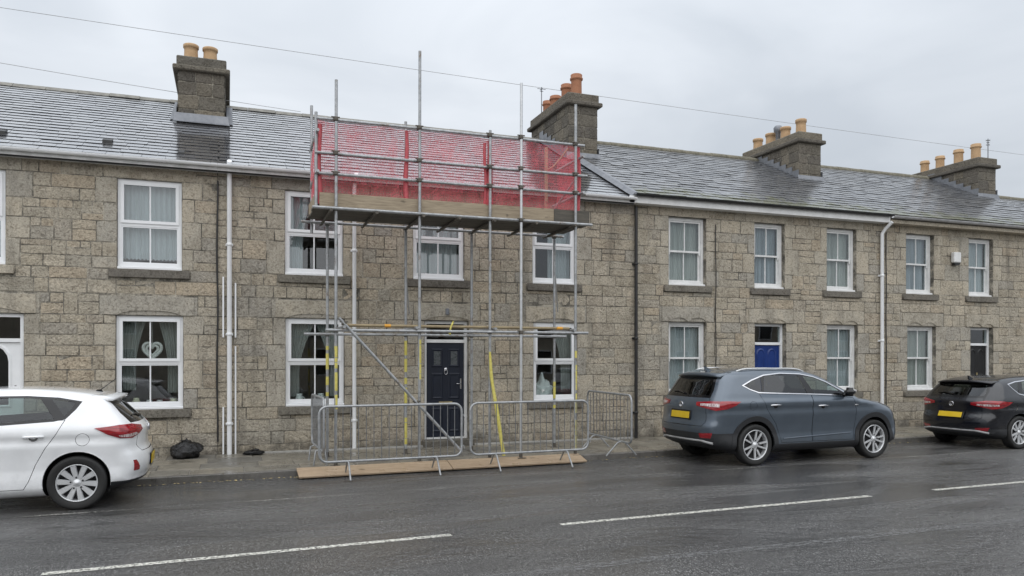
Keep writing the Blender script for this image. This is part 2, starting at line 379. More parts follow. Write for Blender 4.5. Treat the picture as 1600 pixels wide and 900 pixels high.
stripe('seam_sheen_strip', [(x * .5, 6.0 + .012 * x * .5 + .02 * math.sin(x)) for x in range(-16, 40)], .14, SEAM_SHEEN, .003)  # joint line with its pale wet sheen painted on as a strip
# kerb stones and pavement, raised 0.1 m
rng = random.Random(3)
mb = MB()
for a, b in zip(xs, xs[1:]):
    mb.add([(a, kerbY(a) + .01, -.05), (b, kerbY(b) + .01, -.05), (b, kerbY(b) + .01, .085), (a, kerbY(a) + .01, .085), (b, kerbY(b) + .14, .085), (a, kerbY(a) + .14, .085)], [(0, 1, 2, 3), (3, 2, 4, 5)])
kerb = tag(mb.build('kerb', KERB), kind='structure')
def slab_obj(name, mat, parent, c4, top, thick, gap=.006, bev=.012, jit=.003):
    cx = sum(p[0] for p in c4) / 4; cy = sum(p[1] for p in c4) / 4
    def ins(d): 
        r = []
        for i, p in enumerate(c4):
            a = Vector(c4[i - 1]) - Vector(p); b = Vector(c4[(i + 1) % 4]) - Vector(p)
            q = Vector(p) + a.normalized() * d + b.normalized() * d; r.append((q.x - cx, q.y - cy))
        return r
    o1, o2 = ins(gap), ins(gap + bev)
    tz = [top(p[0], p[1]) + rng.uniform(-jit, jit) for p in c4]
    v = [(x, y, -thick) for x, y in o1] + [(x, y, t - bev * .6) for (x, y), t in zip(o1, tz)] + [(x, y, t) for (x, y), t in zip(o2, tz)]
    f = [(8, 9, 10, 11)] + [(i, (i + 1) % 4, 4 + (i + 1) % 4, 4 + i) for i in range(4)] + [(4 + i, 4 + (i + 1) % 4, 8 + (i + 1) % 4, 8 + i) for i in range(4)]
    me = bpy.data.meshes.new(name); me.from_pydata(v, [], f); me.materials.append(mat); settint(me, [rng.random()] * 12)
    return link(name, me, parent, (cx, cy, 0))
x = -7.0
while x < 24:
    l = rng.choice((.9, .92, 1.2, .75)); 
    slab_obj('kerb_stone', KERB, kerb, [(x, kerbY(x)), (x + l, kerbY(x + l)), (x + l, kerbY(x + l) + .15), (x, kerbY(x) + .15)], lambda a, b: .1, .05, .003, .015)
    x += l
ptop = lambda x, y: .1 + .03 * (y - kerbY(x)) / (14.3 - kerbY(x))
mb = MB()
for a, b in zip(xs, xs[1:]):
    mb.add([(a, kerbY(a) + .14, .082), (b, kerbY(b) + .14, .082), (b, F + .2, .112), (a, F + .2, .112)], [(0, 1, 2, 3)])
pave = tag(mb.build('pavement', CEMENT), kind='structure')
rows = [0, .24, .5, .77, 1.0]
for r0, r1 in zip(rows, rows[1:]):
    x = -6.5 + rng.random() * .4
    while x < 22:
        l = rng.uniform(.5, .95)
        yy = lambda q, r: kerbY(q) + .152 + (F + .02 - kerbY(q) - .152) * r
        slab_obj('paving_slab', SLAB, pave, [(x, yy(x, r0)), (x + l, yy(x + l, r0)), (x + l, yy(x + l, r1)), (x, yy(x, r1))], ptop, .0, .005, .01)
        x += l
# the far pavement the photographer stands on
mb = MB()
for a, b in zip(xs, xs[1:]):
    ka, kb = kerbY(a) - ROADW, kerbY(b) - ROADW
    mb.add([(a, ka, -.05), (b, kb, -.05), (b, kb, .1), (a, ka, .1), (b, kb - 3.2, .12), (a, ka - 3.2, .12)], [(0, 1, 2, 3), (3, 2, 4, 5)])
tag(mb.build('pavement_opposite', SLAB), kind='structure')

# ================================================================== HOUSES
def stone_geo(w, h, rg, relief=.022, depth=.02, gap=.007, bev=.012):
    """rough block centred on x,z = 0, facing -y; returns verts, faces"""
    nx = max(2, min(4, int(round(w / .14)))); nz_ = max(2, min(3, int(round(h / .12))))
    iw, ih = w - 2 * gap, h - 2 * gap
    j = lambda a: rg.uniform(-a, a)
    V = []; idx = {}
    bulge = rg.uniform(.4, 1.0)
    for a in range(nx + 1):
        for b in range(nz_ + 1):
            u, v = a / nx, b / nz_
            edge = a in (0, nx) or b in (0, nz_)
            x = -iw / 2 + bev + (iw - 2 * bev) * u; z = -ih / 2 + bev + (ih - 2 * bev) * v
            if not edge: x += j(.02); z += j(.015)
            else: x += j(.003); z += j(.003)
            y = -relief * (rg.uniform(.1, .45) if edge else rg.uniform(.35, 1.0) * bulge)
            idx[a, b] = len(V); V.append((x, y, z))
    Fc = [(idx[a, b], idx[a + 1, b], idx[a + 1, b + 1], idx[a, b + 1]) for a in range(nx) for b in range(nz_)]
    per = [(a, 0) for a in range(nx)] + [(nx, b) for b in range(nz_)] + [(a, nz_) for a in range(nx, 0, -1)] + [(0, b) for b in range(nz_, 0, -1)]
    ring = []
    for a, b in per:
        u, v = a / nx, b / nz_; cor = a in (0, nx) and b in (0, nz_); k = .004 if cor else 0
        x = -iw / 2 + iw * u + j(.004); z = -ih / 2 + ih * v + j(.004)
        x -= math.copysign(k, x); z -= math.copysign(k, z)
        ring.append(len(V)); V.append((x, .006, z))
    n = len(per); up = []
    for q in per: up.append(len(V)); V.append(V[idx[q]])          # own corner points: the arris stays crisp
    Fc += [(ring[i], ring[(i + 1) % n], up[(i + 1) % n], up[i]) for i in range(n)]
    if depth > .03:
        r2 = []
        for i in ring: r2.append(len(V)); V.append((V[i][0], depth, V[i][2]))
        Fc += [(r2[i], r2[(i + 1) % n], ring[(i + 1) % n], ring[i]) for i in range(n)]
    return V, Fc

EAVE, RIDGEY, RIDGEZ, EY = 5.10, 18.8, 7.505, 14.08
PITCH = math.atan2(RIDGEZ - EAVE, RIDGEY - EY); SLEN = math.hypot(RIDGEZ - EAVE, RIDGEY - EY); GY = EY - .09

def layout(x0, x1, ops, rg, square=None, zbase=.1):
    """squared rubble: returns list of (xa,xb,za,zb,kind)"""
    sp = []                                              # dressed blocks
    keys = sorted({zbase, .5, 5.09} | {o['z0'] for o in ops if o['z0'] > .5} | {o['z1'] for o in ops if o['z1'] < 4.7} | {2.86} | {max(o['z1'] for o in ops)})
    ks = [keys[0]]
    for k in keys[1:]:
        if k - ks[-1] > .06: ks.append(k)
    bands = []                                           # (x0, x1, z0, z1): each pier has courses of its own
    for a, b in zip(ks, ks[1:]):
        ed = sorted({x0, x1} | {(o['x0'] + o['x1']) / 2 for o in ops if o['z0'] < b - .05 and o['z1'] > a + .05})
        for ea, eb in zip(ed, ed[1:]):
            n = max(1, int(round((b - a) / rg.choice((.21, .24, .27)))))
            if b - a < .38: n = 1
            cuts = [1 + rg.uniform(-.33, .33) for _ in range(n)]; t = sum(cuts); z = a
            for c in cuts:
                bands.append((ea, eb, z, z + (b - a) * c / t)); z += (b - a) * c / t
    for o in ops:
        a, b, za, zb = o['x0'], o['x1'], o['z0'], o['z1']
        lt = 5.085 if zb > 4 else zb + .33
        sp.append((a - .2 - rg.random() * .06, b + .2 + rg.random() * .06, zb, lt, 'lintel'))
        if o['kind'] != 'door': sp.append((a - .13, b + .13, za - .145, za, 'sill'))
        for side in (0, 1):
            xe = a - .05 if side == 0 else b + .05
            rows = [(p, q) for ea, eb, p, q in bands if ea < xe < eb and q > za + .02 and p < zb - .02]
            rr = []; i = 0
            while i < len(rows):
                p, q = rows[i]
                if q - p < .3 and i + 1 < len(rows) and rg.random() < .55: q = rows[i + 1][1]; i += 1
                rr.append((max(p, za), min(q, zb))); i += 1
            lng = rg.random() < .5
            for p, q in rr:
                wd = rg.uniform(.3, .38) if lng else rg.uniform(.17, .24); lng = not lng
                sp.append((a - wd, a, p, q, 'jamb') if side == 0 else (b, b + wd, p, q, 'jamb'))
    holes = [(o['x0'], o['x1'], o['z0'], o['z1']) for o in ops]
    res = []
    for s_ in sp:
        xa, xb = max(s_[0], x0), min(s_[1], x1)
        if xb - xa > .03: res.append((xa, xb, s_[2], s_[3], s_[4]))
    block = holes + [s_[:4] for s_ in res]
    for bx0, bx1, p, q in bands:
        br = sorted({bx0, bx1} | {min(max(v, bx0), bx1) for b in block if b[3] > p + .01 and b[2] < q - .01 for v in b[:2]})
        segs = []
        for a, b in zip(br, br[1:]):
            if b - a < .01: continue
            m = (a + b) / 2; lo, hi = p, q; free = True
            for bl in block:
                if bl[0] < m < bl[1] and bl[3] > p + .01 and bl[2] < q - .01:
                    if bl[2] <= p + .02 and bl[3] >= q - .02: free = False; break
                    if bl[2] > p + .02: hi = min(hi, bl[2])
                    else: lo = max(lo, bl[3])
            if free and hi - lo > .05: segs.append([a, b, lo, hi])
        mg = []
        for s_ in segs:
            if mg and abs(mg[-1][1] - s_[0]) < .001 and mg[-1][2:] == s_[2:]: mg[-1][1] = s_[1]
            else: mg.append(s_)
        for a, b, lo, hi in mg:
            x = a
            sq = square and square[0] < (a + b) / 2 < square[1]
            while x < b - .01:
                wd = rg.uniform(.2, .4) if sq else rg.choice((rg.uniform(.2, .36), rg.uniform(.32, .58), rg.uniform(.45, .75)))
                if b - x - wd < .16: wd = b - x
                if wd > .8: wd /= 2
                if hi - lo > .23 and rg.random() < (.18 if sq else .45) and wd > .28:
                    zc = lo + (hi - lo) * rg.uniform(.36, .64)
                    res.append((x, x + wd, lo, zc, 'rubble'))
                    if rg.random() < .5:
                        m = x + wd * rg.uniform(.35, .65); res.append((x, m, zc, hi, 'rubble')); res.append((m, x + wd, zc, hi, 'rubble'))
                    else: res.append((x, x + wd, zc, hi, 'rubble'))
                else: res.append((x, x + wd, lo, hi, 'rubble'))
                x += wd
    return res

def project(x, y, z):
    d = x * math.sin(YAW) + y * math.cos(YAW); r_ = x * math.cos(YAW) - y * math.sin(YAW)
    return r_ / d, (z - 1.8) / d, d
def visible(x, y, z):
    if y < 1: return False
    u, v, d = project(x, y, z); return d > 0 and abs(u) < .69 and -.3 < v < .48

def add_stones(parent, off, lst, seed, yface=F, limit=300, all_stuff=False):
    rg = random.Random(seed)
    sc = []
    for i, (xa, xb, za, zb, k) in enumerate(lst):
        xm, zm = (xa + xb) / 2, (za + zb) / 2
        u, v, d = project(xm, yface, zm)
        sc.append((-(xb - xa) * (zb - za) / (d * d) if visible(xm, yface, zm) else 1, i))
    sc.sort(); single = set() if all_stuff else {i for s_, i in sc[:limit] if s_ < 0}
    rest = MB(); rt = []; restd = MB(); rtd = []
    for i, (xa, xb, za, zb, k) in enumerate(lst):
        wd, h = xb - xa, zb - za
        if k == 'rubble': V, Fc = stone_geo(wd, h, rg, rg.uniform(.004, .013), .02, .0055, .006); mat, nm = STONE, 'stone'
        elif k == 'lintel': V, Fc = stone_geo(wd, h, rg, .009, .2, .004, .008); mat, nm = DRESSED, 'lintel'
        elif k == 'sill':
            V, Fc = stone_geo(wd, h, rg, .006, .2, .002, .008); V = [(a, b - .055, c) for a, b, c in V]; mat, nm = SILLST, 'sill'
        else: V, Fc = stone_geo(wd, h, rg, .012, .2, .004, .01); mat, nm = DRESSED, 'jamb_stone'
        t = rg.random(); c = ((xa + xb) / 2, yface + (rg.uniform(-.005, .005) if k == 'rubble' else 0), (za + zb) / 2)
        if i in single:
            me = bpy.data.meshes.new(nm); me.from_pydata(V, [], Fc); me.materials.append(mat)
            me.polygons.foreach_set('use_smooth', [True] * len(Fc)); settint(me, [t] * len(V))
            link(nm, me, parent, tuple(c[j] - off[j] for j in range(3)))
        else:
            tgt, tt = (rest, rt) if k == 'rubble' else (restd, rtd)
            tgt.add([(v[0] + c[0], v[1] + c[1], v[2] + c[2]) for v in V], Fc, True); tt += [t] * len(V)
    for m_, t_, mat, nm in ((rest, rt, STONE, 'stonework'), (restd, rtd, DRESSED, 'dressed_stonework')):
        if m_.v:
            o = m_.build(nm, mat, parent, off, fix=False); settint(o.data, t_); tag(o, kind='stuff')

def wall_mesh(x0, x1, ops, y0=F + .0035, y1=F + .31, z0=0, z1=5.12):
    mb = MB()
    xs_ = sorted({x0, x1} | {v for o in ops for v in (o['x0'], o['x1'])}); zs_ = sorted({z0, z1} | {v for o in ops for v in (o['z0'], o['z1'])})
    for a, b in zip(xs_, xs_[1:]):
        for c, d in zip(zs_, zs_[1:]):
            m, n = (a + b) / 2, (c + d) / 2
            if any(o['x0'] < m < o['x1'] and o['z0'] < n < o['z1'] for o in ops): continue
            mb.add([(a, y0, c), (b, y0, c), (b, y0, d), (a, y0, d)], [(0, 1, 2, 3)])
            mb.add([(a, y1, c), (b, y1, c), (b, y1, d), (a, y1, d)], [(3, 2, 1, 0)])
    for o in ops:
        a, b, c, d = o['x0'] - .001, o['x1'] + .001, o['z0'] - .001, o['z1'] + .001
        mb.add([(a, y0, c), (a, y1, c), (a, y1, d), (a, y0, d)], [(0, 1, 2, 3)])
        mb.add([(b, y0, c), (b, y1, c), (b, y1, d), (b, y0, d)], [(3, 2, 1, 0)])
        mb.add([(a, y0, c), (b, y0, c), (b, y1, c), (a, y1, c)], [(0, 1, 2, 3)])
        mb.add([(a, y0, d), (b, y0, d), (b, y1, d), (a, y1, d)], [(3, 2, 1, 0)])
    return mb

def frame_ring(mb, x0, x1, z0, z1, t, y0, y1, tb=None):
    tb = tb or t
    mb.box(x0, x0 + t, y0, y1, z0, z1); mb.box(x1 - t, x1, y0, y1, z0, z1)
    mb.box(x0 + t, x1 - t, y0, y1, z1 - t, z1); mb.box(x0 + t, x1 - t, y0, y1, z0, z0 + tb); return mb
def pane(parent, off, x0, x1, y, z0, z1, mat=None):
    mb = MB(); mb.box(x0, x1, y, y + .006, z0, z1); return mb.build('pane', mat or GLASS, parent, off)

def upvc_window(h, off, o):
    x0, x1, z0, z1 = o['x0'] + .004, o['x1'] - .004, o['z0'] + .004, o['z1'] - .004
    y = F + .055; zt = z0 + (z1 - z0) * .475 + .04          # transom
    mb = MB(); frame_ring(mb, x0, x1, z0 + .045, z1, .055, y, y + .07); mb.box(x0 + .055, x1 - .055, y + .004, y + .07, zt - .03, zt + .03)
    wdw = mb.build('window', UPVC, h, off)
    mb = MB(); mb.prismx([(y - .055, z0), (y + .07, z0), (y + .07, z0 + .045), (y - .04, z0 + .04), (y - .055, z0 + .03)], x0 - .002, x1 + .002); mb.build('window_cill', UPVC, wdw, off)
    mb = MB(); frame_ring(mb, x0 + .045, x1 - .045, zt + .018, z1 - .045, .05, y - .018, y + .05); mb.build('top_casement', UPVC, wdw, off)
    mb = MB(); frame_ring(mb, x0 + .055, x1 - .055, z0 + .1, zt - .03, .022, y + .012, y + .05); mb.build('glazing_bead', UPVC, wdw, off)
    xm = (x0 + x1) / 2
    for za, zb, yy, e in ((zt + .068, z1 - .095, y + .004, .095), (z0 + .122, zt - .052, y + .022, .077)):
        mb = MB(); mb.box(xm - .011, xm + .011, yy, yy + .03, za, zb); mb.build('glazing_bar', UPVC, wdw, off)
        pane(wdw, off, x0 + e, xm - .011, yy + .012, za, zb); pane(wdw, off, xm + .011, x1 - e, yy + .012, za, zb)
    return wdw
def sash_window(h, off, o):
    x0, x1, z0, z1 = o['x0'] + .004, o['x1'] - .004, o['z0'] + .004, o['z1'] - .004
    y = F + .10; zm = (z0 + z1) / 2 + .01; xm = (x0 + x1) / 2
    mb = MB(); frame_ring(mb, x0, x1, z0 + .05, z1, .06, y, y + .1)
    wdw = mb.build('window', PAINTW, h, off)
    mb = MB(); mb.prismx([(y - .07, z0), (y + .1, z0), (y + .1, z0 + .05), (y - .05, z0 + .045), (y - .07, z0 + .03)], x0 - .003, x1 + .003); mb.build('window_cill', PAINTW, wdw, off)
    for za, zb, yy, bot in ((zm - .02, z1 - .055, y + .02, .04), (z0 + .052, zm + .022, y + .058, .075)):
        mb = MB(); frame_ring(mb, x0 + .062, x1 - .062, za, zb, .042, yy, yy + .036, bot)
        if bot < .05:
            for xx in (x0 + .062, x1 - .102): mb.prism([(xx, za), (xx + .04, za), (xx + .034, za - .05), (xx + .018, za - .065), (xx + .004, za - .04)], yy + .004, yy + .03)
        sh = mb.build('sash', PAINTW, wdw, off)
        mb = MB(); mb.box(xm - .011, xm + .011, yy + .004, yy + .032, za + bot, zb - .042); mb.build('glazing_bar', PAINTW, wdw, off)
        for a, b in ((x0 + .104, xm - .011), (xm + .011, x1 - .104)): pane(wdw, off, a, b, yy + .014, za + bot, zb - .042)
    return wdw

DOORC = {}
def door(h, off, o):
    x0, x1, z0, z1 = o['x0'] + .004, o['x1'] - .004, o['z0'] + .005, o['z1'] - .004
    y = F + o.get('set', .1); st = o['style']; zf = o.get('fan', z1 - .45); t = .055
    mb = MB(); frame_ring(mb, x0, x1, z0, z1, t, y, y + .09, .03); mb.box(x0 + t, x1 - t, y, y + .09, zf - .03, zf + .03)
    fr = mb.build('door_frame', UPVC if st != 'navy' else PAINTW, h, off)
    pane(fr, off, x0 + t, x1 - t, y + .03, zf + .03, z1 - t)
    yd = y + .035; a, b, c, d = x0 + t + .004, x1 - t - .004, z0 + .034, zf - .034; wd = b - a
    mat = DOORC[st]; mb = MB(); mb.bbox(a, b, yd, yd + .045, c, d, .004); dr = mb.build('door', mat, h, off)
    def panel(u0, u1, v0, v1, arch=False, glassy=False):
        p0, p1, q0, q1 = a + wd * u0, a + wd * u1, c + (d - c) * v0, c + (d - c) * v1
        ring = [(p0, q0), (p1, q0)] + ([(p1, q1 - (p1 - p0) * .25)] + arc((p0 + p1) / 2, q1 - (p1 - p0) * .25, (p1 - p0) / 2, 0, 180, 8)[1:-1] + [(p0, q1 - (p1 - p0) * .25)] if arch else [(p1, q1), (p0, q1)])
        cx, cz = (p0 + p1) / 2, (q0 + q1) / 2; k = len(ring)
        ins = [(cx + (x_ - cx) * (1 - .05 / (p1 - p0)), cz + (z_ - cz) * (1 - .05 / (q1 - q0))) for x_, z_ in ring]
        ins2 = [(cx + (x_ - cx) * (1 - .1 / (p1 - p0)), cz + (z_ - cz) * (1 - .1 / (q1 - q0))) for x_, z_ in ring]
        mb = MB(); vs = [(x_, yd - .001, z_) for x_, z_ in ring] + [(x_, yd - .014, z_) for x_, z_ in ins] + [(x_, yd - .003, z_) for x_, z_ in ins2]
        fs = [(i, (i + 1) % k, k + (i + 1) % k, k + i) for i in range(k)] + [(k + i, k + (i + 1) % k, 2 * k + (i + 1) % k, 2 * k + i) for i in range(k)]
        if not glassy: fs.append(tuple(range(2 * k, 3 * k)))
        mb.add(vs, fs); mb.build('door_panel', mat, dr, off)
        if glassy:
            mb = MB(); mb.add([(x_, yd - .004, z_) for x_, z_ in ins2], [tuple(range(k))]); mb.build('pane', CARTINT if st == 'white' else DOORC['frost'], dr, off)
    if st == 'white': panel(.14, .86, .42, .93, True, True); panel(.14, .86, .06, .36)
    elif st == 'navy':
        panel(.13, .44, .74, .94, False, True); panel(.58, .89, .74, .94, False, True); panel(.13, .44, .4, .68); panel(.58, .89, .4, .68); panel(.13, .44, .05, .31); panel(.58, .89, .05, .31)
        mb = MB(); mb.bbox(a + wd * .33, a + wd * .69, yd - .012, yd, c + (d - c) * .345, c + (d - c) * .375, .003); mb.build('letter_plate', DOORC['brass'], dr, off)
        mb = MB(); mb.lathe([(.001, 0), (.03, .0), (.034, .01), (.001, .02)], (a + wd * .51, yd - .02, c + (d - c) * .72), 14, 'y'); mb.tube([(a + wd * .51 + .03 * math.cos(q), yd - .025, c + (d - c) * .69 + .05 * math.sin(q)) for q in [2 * PI * i / 14 for i in range(14)]], .007, 6, False, True); mb.build('knocker', DOORC['chrome'], dr, off)
    else:
        panel(.12, .46, .6, .93, True); panel(.54, .88, .6, .93, True); panel(.12, .46, .08, .5); panel(.54, .88, .08, .5)
        mb = MB(); mb.bbox(a + wd * .47, a + wd * .53, yd - .02, yd, c + (d - c) * .5, c + (d - c) * .64, .004); mb.build('knocker', DOORC['brass'], dr, off)
    mb = MB(); hx = b - .06 if st != 'white' else b - .07
    mb.bbox(hx - .016, hx + .016, yd - .01, yd, c + .92, c + 1.12, .004); mb.tube([(hx, yd - .01, c + 1.02), (hx, yd - .05, c + 1.02), (hx - .1, yd - .05, c + 1.02)], .009, 8); mb.build('door_handle', DOORC['chrome'], dr, off)
    mb = MB(); mb.bbox(o['x0'] - .06 if st == 'navy' else o['x0'], o['x1'] + .06 if st == 'navy' else o['x1'], F - (.2 if st == 'navy' else .05), F + .2, .09, z0 - .003, .01); s_ = mb.build('doorstep', SILLST, h, off)
DOORC.update(white=UPVC, navy=varied('navy_gloss', (.002, .005, .016), (.003, .008, .022), .42, 0, 5, 0), blue=varied('royal_blue_gloss', (.008, .03, .15), (.012, .042, .2), .2, 0, 5, 0),
             black=varied('black_gloss', (.005, .005, .006), (.009, .009, .01), .42, 0, 5, 0), brass=varied('brass', (.45, .36, .18), (.55, .45, .25), .35, .9, 20, 0),
             chrome=varied('chrome', (.6, .6, .62), (.7, .7, .72), .15, 1, 20, 0), frost=varied('frosted_glass', (.06, .07, .075), (.1, .11, .115), .25, 0, 30, .1))

def slate_unit(thick):
    mb = MB(); L = .42
    # +x across, +y up the slope, bottom edge at y=0 ; slightly chipped lower corners
    mb.add([(-.49, .004, 0), (-.5, .01, thick), (.49, .004, 0), (.5, .008, thick), (.5, L, 0), (-.5, L, 0)], [])
    top = [(-.5, .012, thick), (-.47, .002, thick), (.465, 0, thick), (.5, .01, thick), (.5, L, thick * .4), (-.5, L, thick * .4)]
    bot = [(x_, y_, z_ - thick) for x_, y_, z_ in top]
    mb = MB(); mb.add(top + bot, [(0, 1, 2, 3, 4, 5)] + [(i + 6, (i + 1) % 6 + 6, (i + 1) % 6, i) for i in range(6)]); return mb
def build_roof(h, off, x0, x1, lift, old, seed, limit=300):
    rg = random.Random(seed)
    mb = MB()
    ez, rz = EAVE + lift, RIDGEZ + lift
    mb.prismx([(EY, ez - .05), (RIDGEY, rz - .06), (2 * RIDGEY - EY, ez - .05), (2 * RIDGEY - EY, ez - .16), (RIDGEY, rz - .2), (EY + .02, ez - .14)], x0 + .002, x1 - .002)
    rf = mb.build('roof', BLACKP if not old else BOARDD, h, off)
    mat = SLATE_OLD if old else SLATE
    exp = .232; nrow = int(SLEN / exp)
    units = []
    for th in ((.006, .008, .011) if old else (.004, .005, .006)):
        me = slate_unit(th).mesh('slate'); me.materials.append(mat); units.append(me)
    lst = []
    for r_ in range(nrow):
        s0 = r_ * exp; x = x0 + (0 if r_ % 2 else -.14) + rg.uniform(-.03, .03)
        while x < x1 - .02:
            wd = rg.uniform(.25, .38) if not old else rg.uniform(.26, .46)
            a, b = max(x, x0), min(x + wd - .004, x1)
            if x1 - b < .06: b = x1
            if b - a > .05: lst.append(((a + b) / 2, b - a, s0 + rg.uniform(-.008, .008) * (2.2 if old else 1), rg.choice(units), rg))
            x += wd
            if b == x1: break
    jit = .75 if old else .35
    ordr = []
    for i, (xc, wd, s0, me, _) in enumerate(lst):
        y = EY + s0 * math.cos(PITCH); z = ez + s0 * math.sin(PITCH); u, v, d = project(xc, y, z)
        ordr.append((d if visible(xc, y, z) else 1e9, i))
    ordr.sort(); single = {i for d, i in ordr[:limit] if d < 1e8}
    rest = MB(); rt = []
    for i, (xc, wd, s0, me, _) in enumerate(lst):
        M_ = Matrix.Translation((xc, EY + s0 * math.cos(PITCH), ez + s0 * math.sin(PITCH) + .012)) @ Matrix.Rotation(PITCH - .034 + rg.gauss(0, .010) * jit, 4, 'X') @ Matrix.Rotation(rg.gauss(0, .010) * jit, 4, 'Y') @ Matrix.Rotation(rg.gauss(0, .012) * jit, 4, 'Z') @ Matrix.Diagonal((wd, 1, 1, 1))
        if i in single:
            o = link('slate', me, rf); M2 = Matrix.Translation((-off[0], -off[1], -off[2])) @ M_; o.matrix_local = M2
        else:
            rest.add([M_ @ v.co for v in me.vertices], [tuple(q.vertices) for q in me.polygons]); rt += [rg.random()] * len(me.vertices)
    if rest.v:
        o = rest.build('slating', mat, rf, off, fix=False); settint(o.data, rt); tag(o, kind='stuff')
    # ridge pieces
    x = x0
    while x < x1 - .01:
        l = min(.46 if old else .6, x1 - x)
        mb = MB(); rr = .11 if old else .085
        pts = [(RIDGEY + rr * 1.4 * math.cos(R(a)), rz - .055 + rr * math.sin(R(a))) for a in range(-20, 201, 20)]
        if not old: pts = [(RIDGEY - .16, rz - .06), (RIDGEY - .02, rz + .045), (RIDGEY + .02, rz + .045), (RIDGEY + .16, rz - .06)][::-1]
        e = rg.uniform(-.006, .006)
        mb.prismx([(a, b + e) for a, b in pts], x + .004, x + l - .004); mb.build('ridge_tile', RIDGEM if old else RIDGE, rf, off)
        x += l
    return rf

def pot(parent, off, x, y, z, r, h, mat, flare=True):
    mb = MB()
    mb.lathe([(r * 1.02, 0), (r, h * .2), (r * .97, h * .72), (r * 1.0, h * .76), (r * 1.17, h * .78), (r * 1.2, h * .84), (r * 1.04, h * .88), (r * 1.08, h * .98), (r * 1.0, h), (r * .8, h), (r * .78, h * .5), (.001, h * .45)] if flare else
             [(r * 1.06, 0), (r * .98, h * .6), (r * .98, h * .8), (r * 1.12, h * .82), (r * 1.14, h * .97), (r * 1.06, h), (r * .84, h), (r * .8, h * .5), (.001, h * .45)], (x, y, z), 20)
    return mb.build('chimney_pot', mat, parent, off)
def chimney(h, off, x0, x1, y0, y1, ztop, pots, seed, zbot=6.3):
    rg = random.Random(seed)
    mb = MB(); mb.box(x0 + .01, x1 - .01, y0 + .01, y1 - .01, zbot, ztop - .02); ch = mb.build('chimney', MORTAR, h, off)
    # faces: front (-y), left (-x), right (+x)
    H = ztop - .3
    for face in ('f', 'l', 'r'):
        L = (x1 - x0) if face == 'f' else (y1 - y0); z = zbot; k = 0
        while z < H - .05:
            rh = min(rg.uniform(.24, .31), H - z)
            if H - z - rh < .12: rh = H - z
            x = 0
            while x < L - .01:
                wd = rg.uniform(.28, .48)
                if L - x - wd < .18: wd = L - x
                V, Fc = stone_geo(wd, rh, rg, .018, .02, .006, .012)
                me = bpy.data.meshes.new('stone'); me.from_pydata(V, [], Fc); me.materials.append(CHIMST); me.polygons.foreach_set('use_smooth', [True] * len(Fc)); settint(me, [rg.random()] * len(V))
                zc = z + rh / 2; m = x + wd / 2
                c = (x0 + m, y0, zc) if face == 'f' else ((x0, y1 - m, zc) if face == 'l' else (x1, y0 + m, zc))
                o = link('stone', me, ch, tuple(c[j] - off[j] for j in range(3))); o.rotation_euler = (0, 0, 0 if face == 'f' else (-PI / 2 if face == 'l' else PI / 2))
                x += wd
            z += rh
    mb = MB(); mb.bbox(x0 - .1, x1 + .1, y0 - .1, y1 + .1, H, H + .1, .02); mb.build('cope_stone', CHIMST, ch, off)
    mb = MB(); mb.bbox(x0 - .03, x1 + .03, y0 - .03, y1 + .03, H + .1, ztop, .02); mb.build('blocking_course', CHIMST, ch, off)
    zf = EAVE + (y0 - EY) * math.tan(PITCH)
    mb = MB()
    mb.add([(x0 - .06, y0 - .035, zf + .17), (x1 + .06, y0 - .035, zf + .17), (x1 + .08, y0 - .08, zf + .0), (x0 - .08, y0 - .08, zf + .0), (x1 + .1, y0 - .2, zf - .055), (x0 - .1, y0 - .2, zf - .055)], [(0, 1, 2, 3), (3, 2, 4, 5)])
    n = 7
    for i in range(n):
        a, b = y0 - .03 + (RIDGEY - y0) * i / n, y0 - .03 + (RIDGEY - y0) * (i + 1) / n
        za, zb = EAVE + (a - EY) * math.tan(PITCH), EAVE + (b - EY) * math.tan(PITCH)
        for xx, q in ((x0 - .03, -1), (x1 + .03, 1)):
            mb.add([(xx, a, za), (xx, b, zb), (xx, b, zb + .2), (xx, a, zb + .2)], [(0, 1, 2, 3)])
            mb.add([(xx, a, za + .03), (xx, b, zb + .03), (xx + q * .12, b, zb + .035), (xx + q * .12, a, za + .035)], [(0, 1, 2, 3)])
    mb.build('lead_flashing', LEAD, ch, off, fix=False)
    for a in pots: pot(ch, off, *a)
    return ch

def gutter(h, off, x0, x1, y, z, r, mat, name='gutter'):
    mb = MB(); prof = [(y + r * math.cos(R(a)), z + r * math.sin(R(a))) for a in range(180, 361, 20)] + [(y + (r - .008) * math.cos(R(a)), z + (r - .008) * math.sin(R(a))) for a in range(360, 179, -20)]
    mb.prismx(prof, x0, x1); gt = mb.build(name, mat, h, off)
    x = x0 + .4
    while x < x1:
        mb = MB(); pr = [(y + (r + .006) * math.cos(R(a)), z + (r + .006) * math.sin(R(a))) for a in range(180, 361, 30)]
        mb.prismx(pr, x, x + .035); mb.build('gutter_bracket', mat, gt, off); x += 1.9
    return gt
def downpipe(h, off, x, z0, z1, mat, r=.036, y=F - .075, name='downpipe', top=None):
    pts = [(x, y, z0), (x, y, z1)]
    if top: pts += [(x + top[0] * .5, y + top[1] * .3, z1 + .12), (x + top[0], y + top[1], z1 + .25)]
    mb = MB(); mb.tube(pts, r, 12); dp = mb.build(name, mat, h, off)
    z = z0 + .5
    while z < z1:
        mb = MB(); mb.lathe([(r + .001, 0), (r + .009, .004), (r + .009, .05), (r + .001, .055)], (x, y, z), 12); mb.box(x - .06, x + .06, y + .03, F + .0, z + .005, z + .045); mb.build('pipe_clip', mat, dp, off); z += 1.55
    return dp

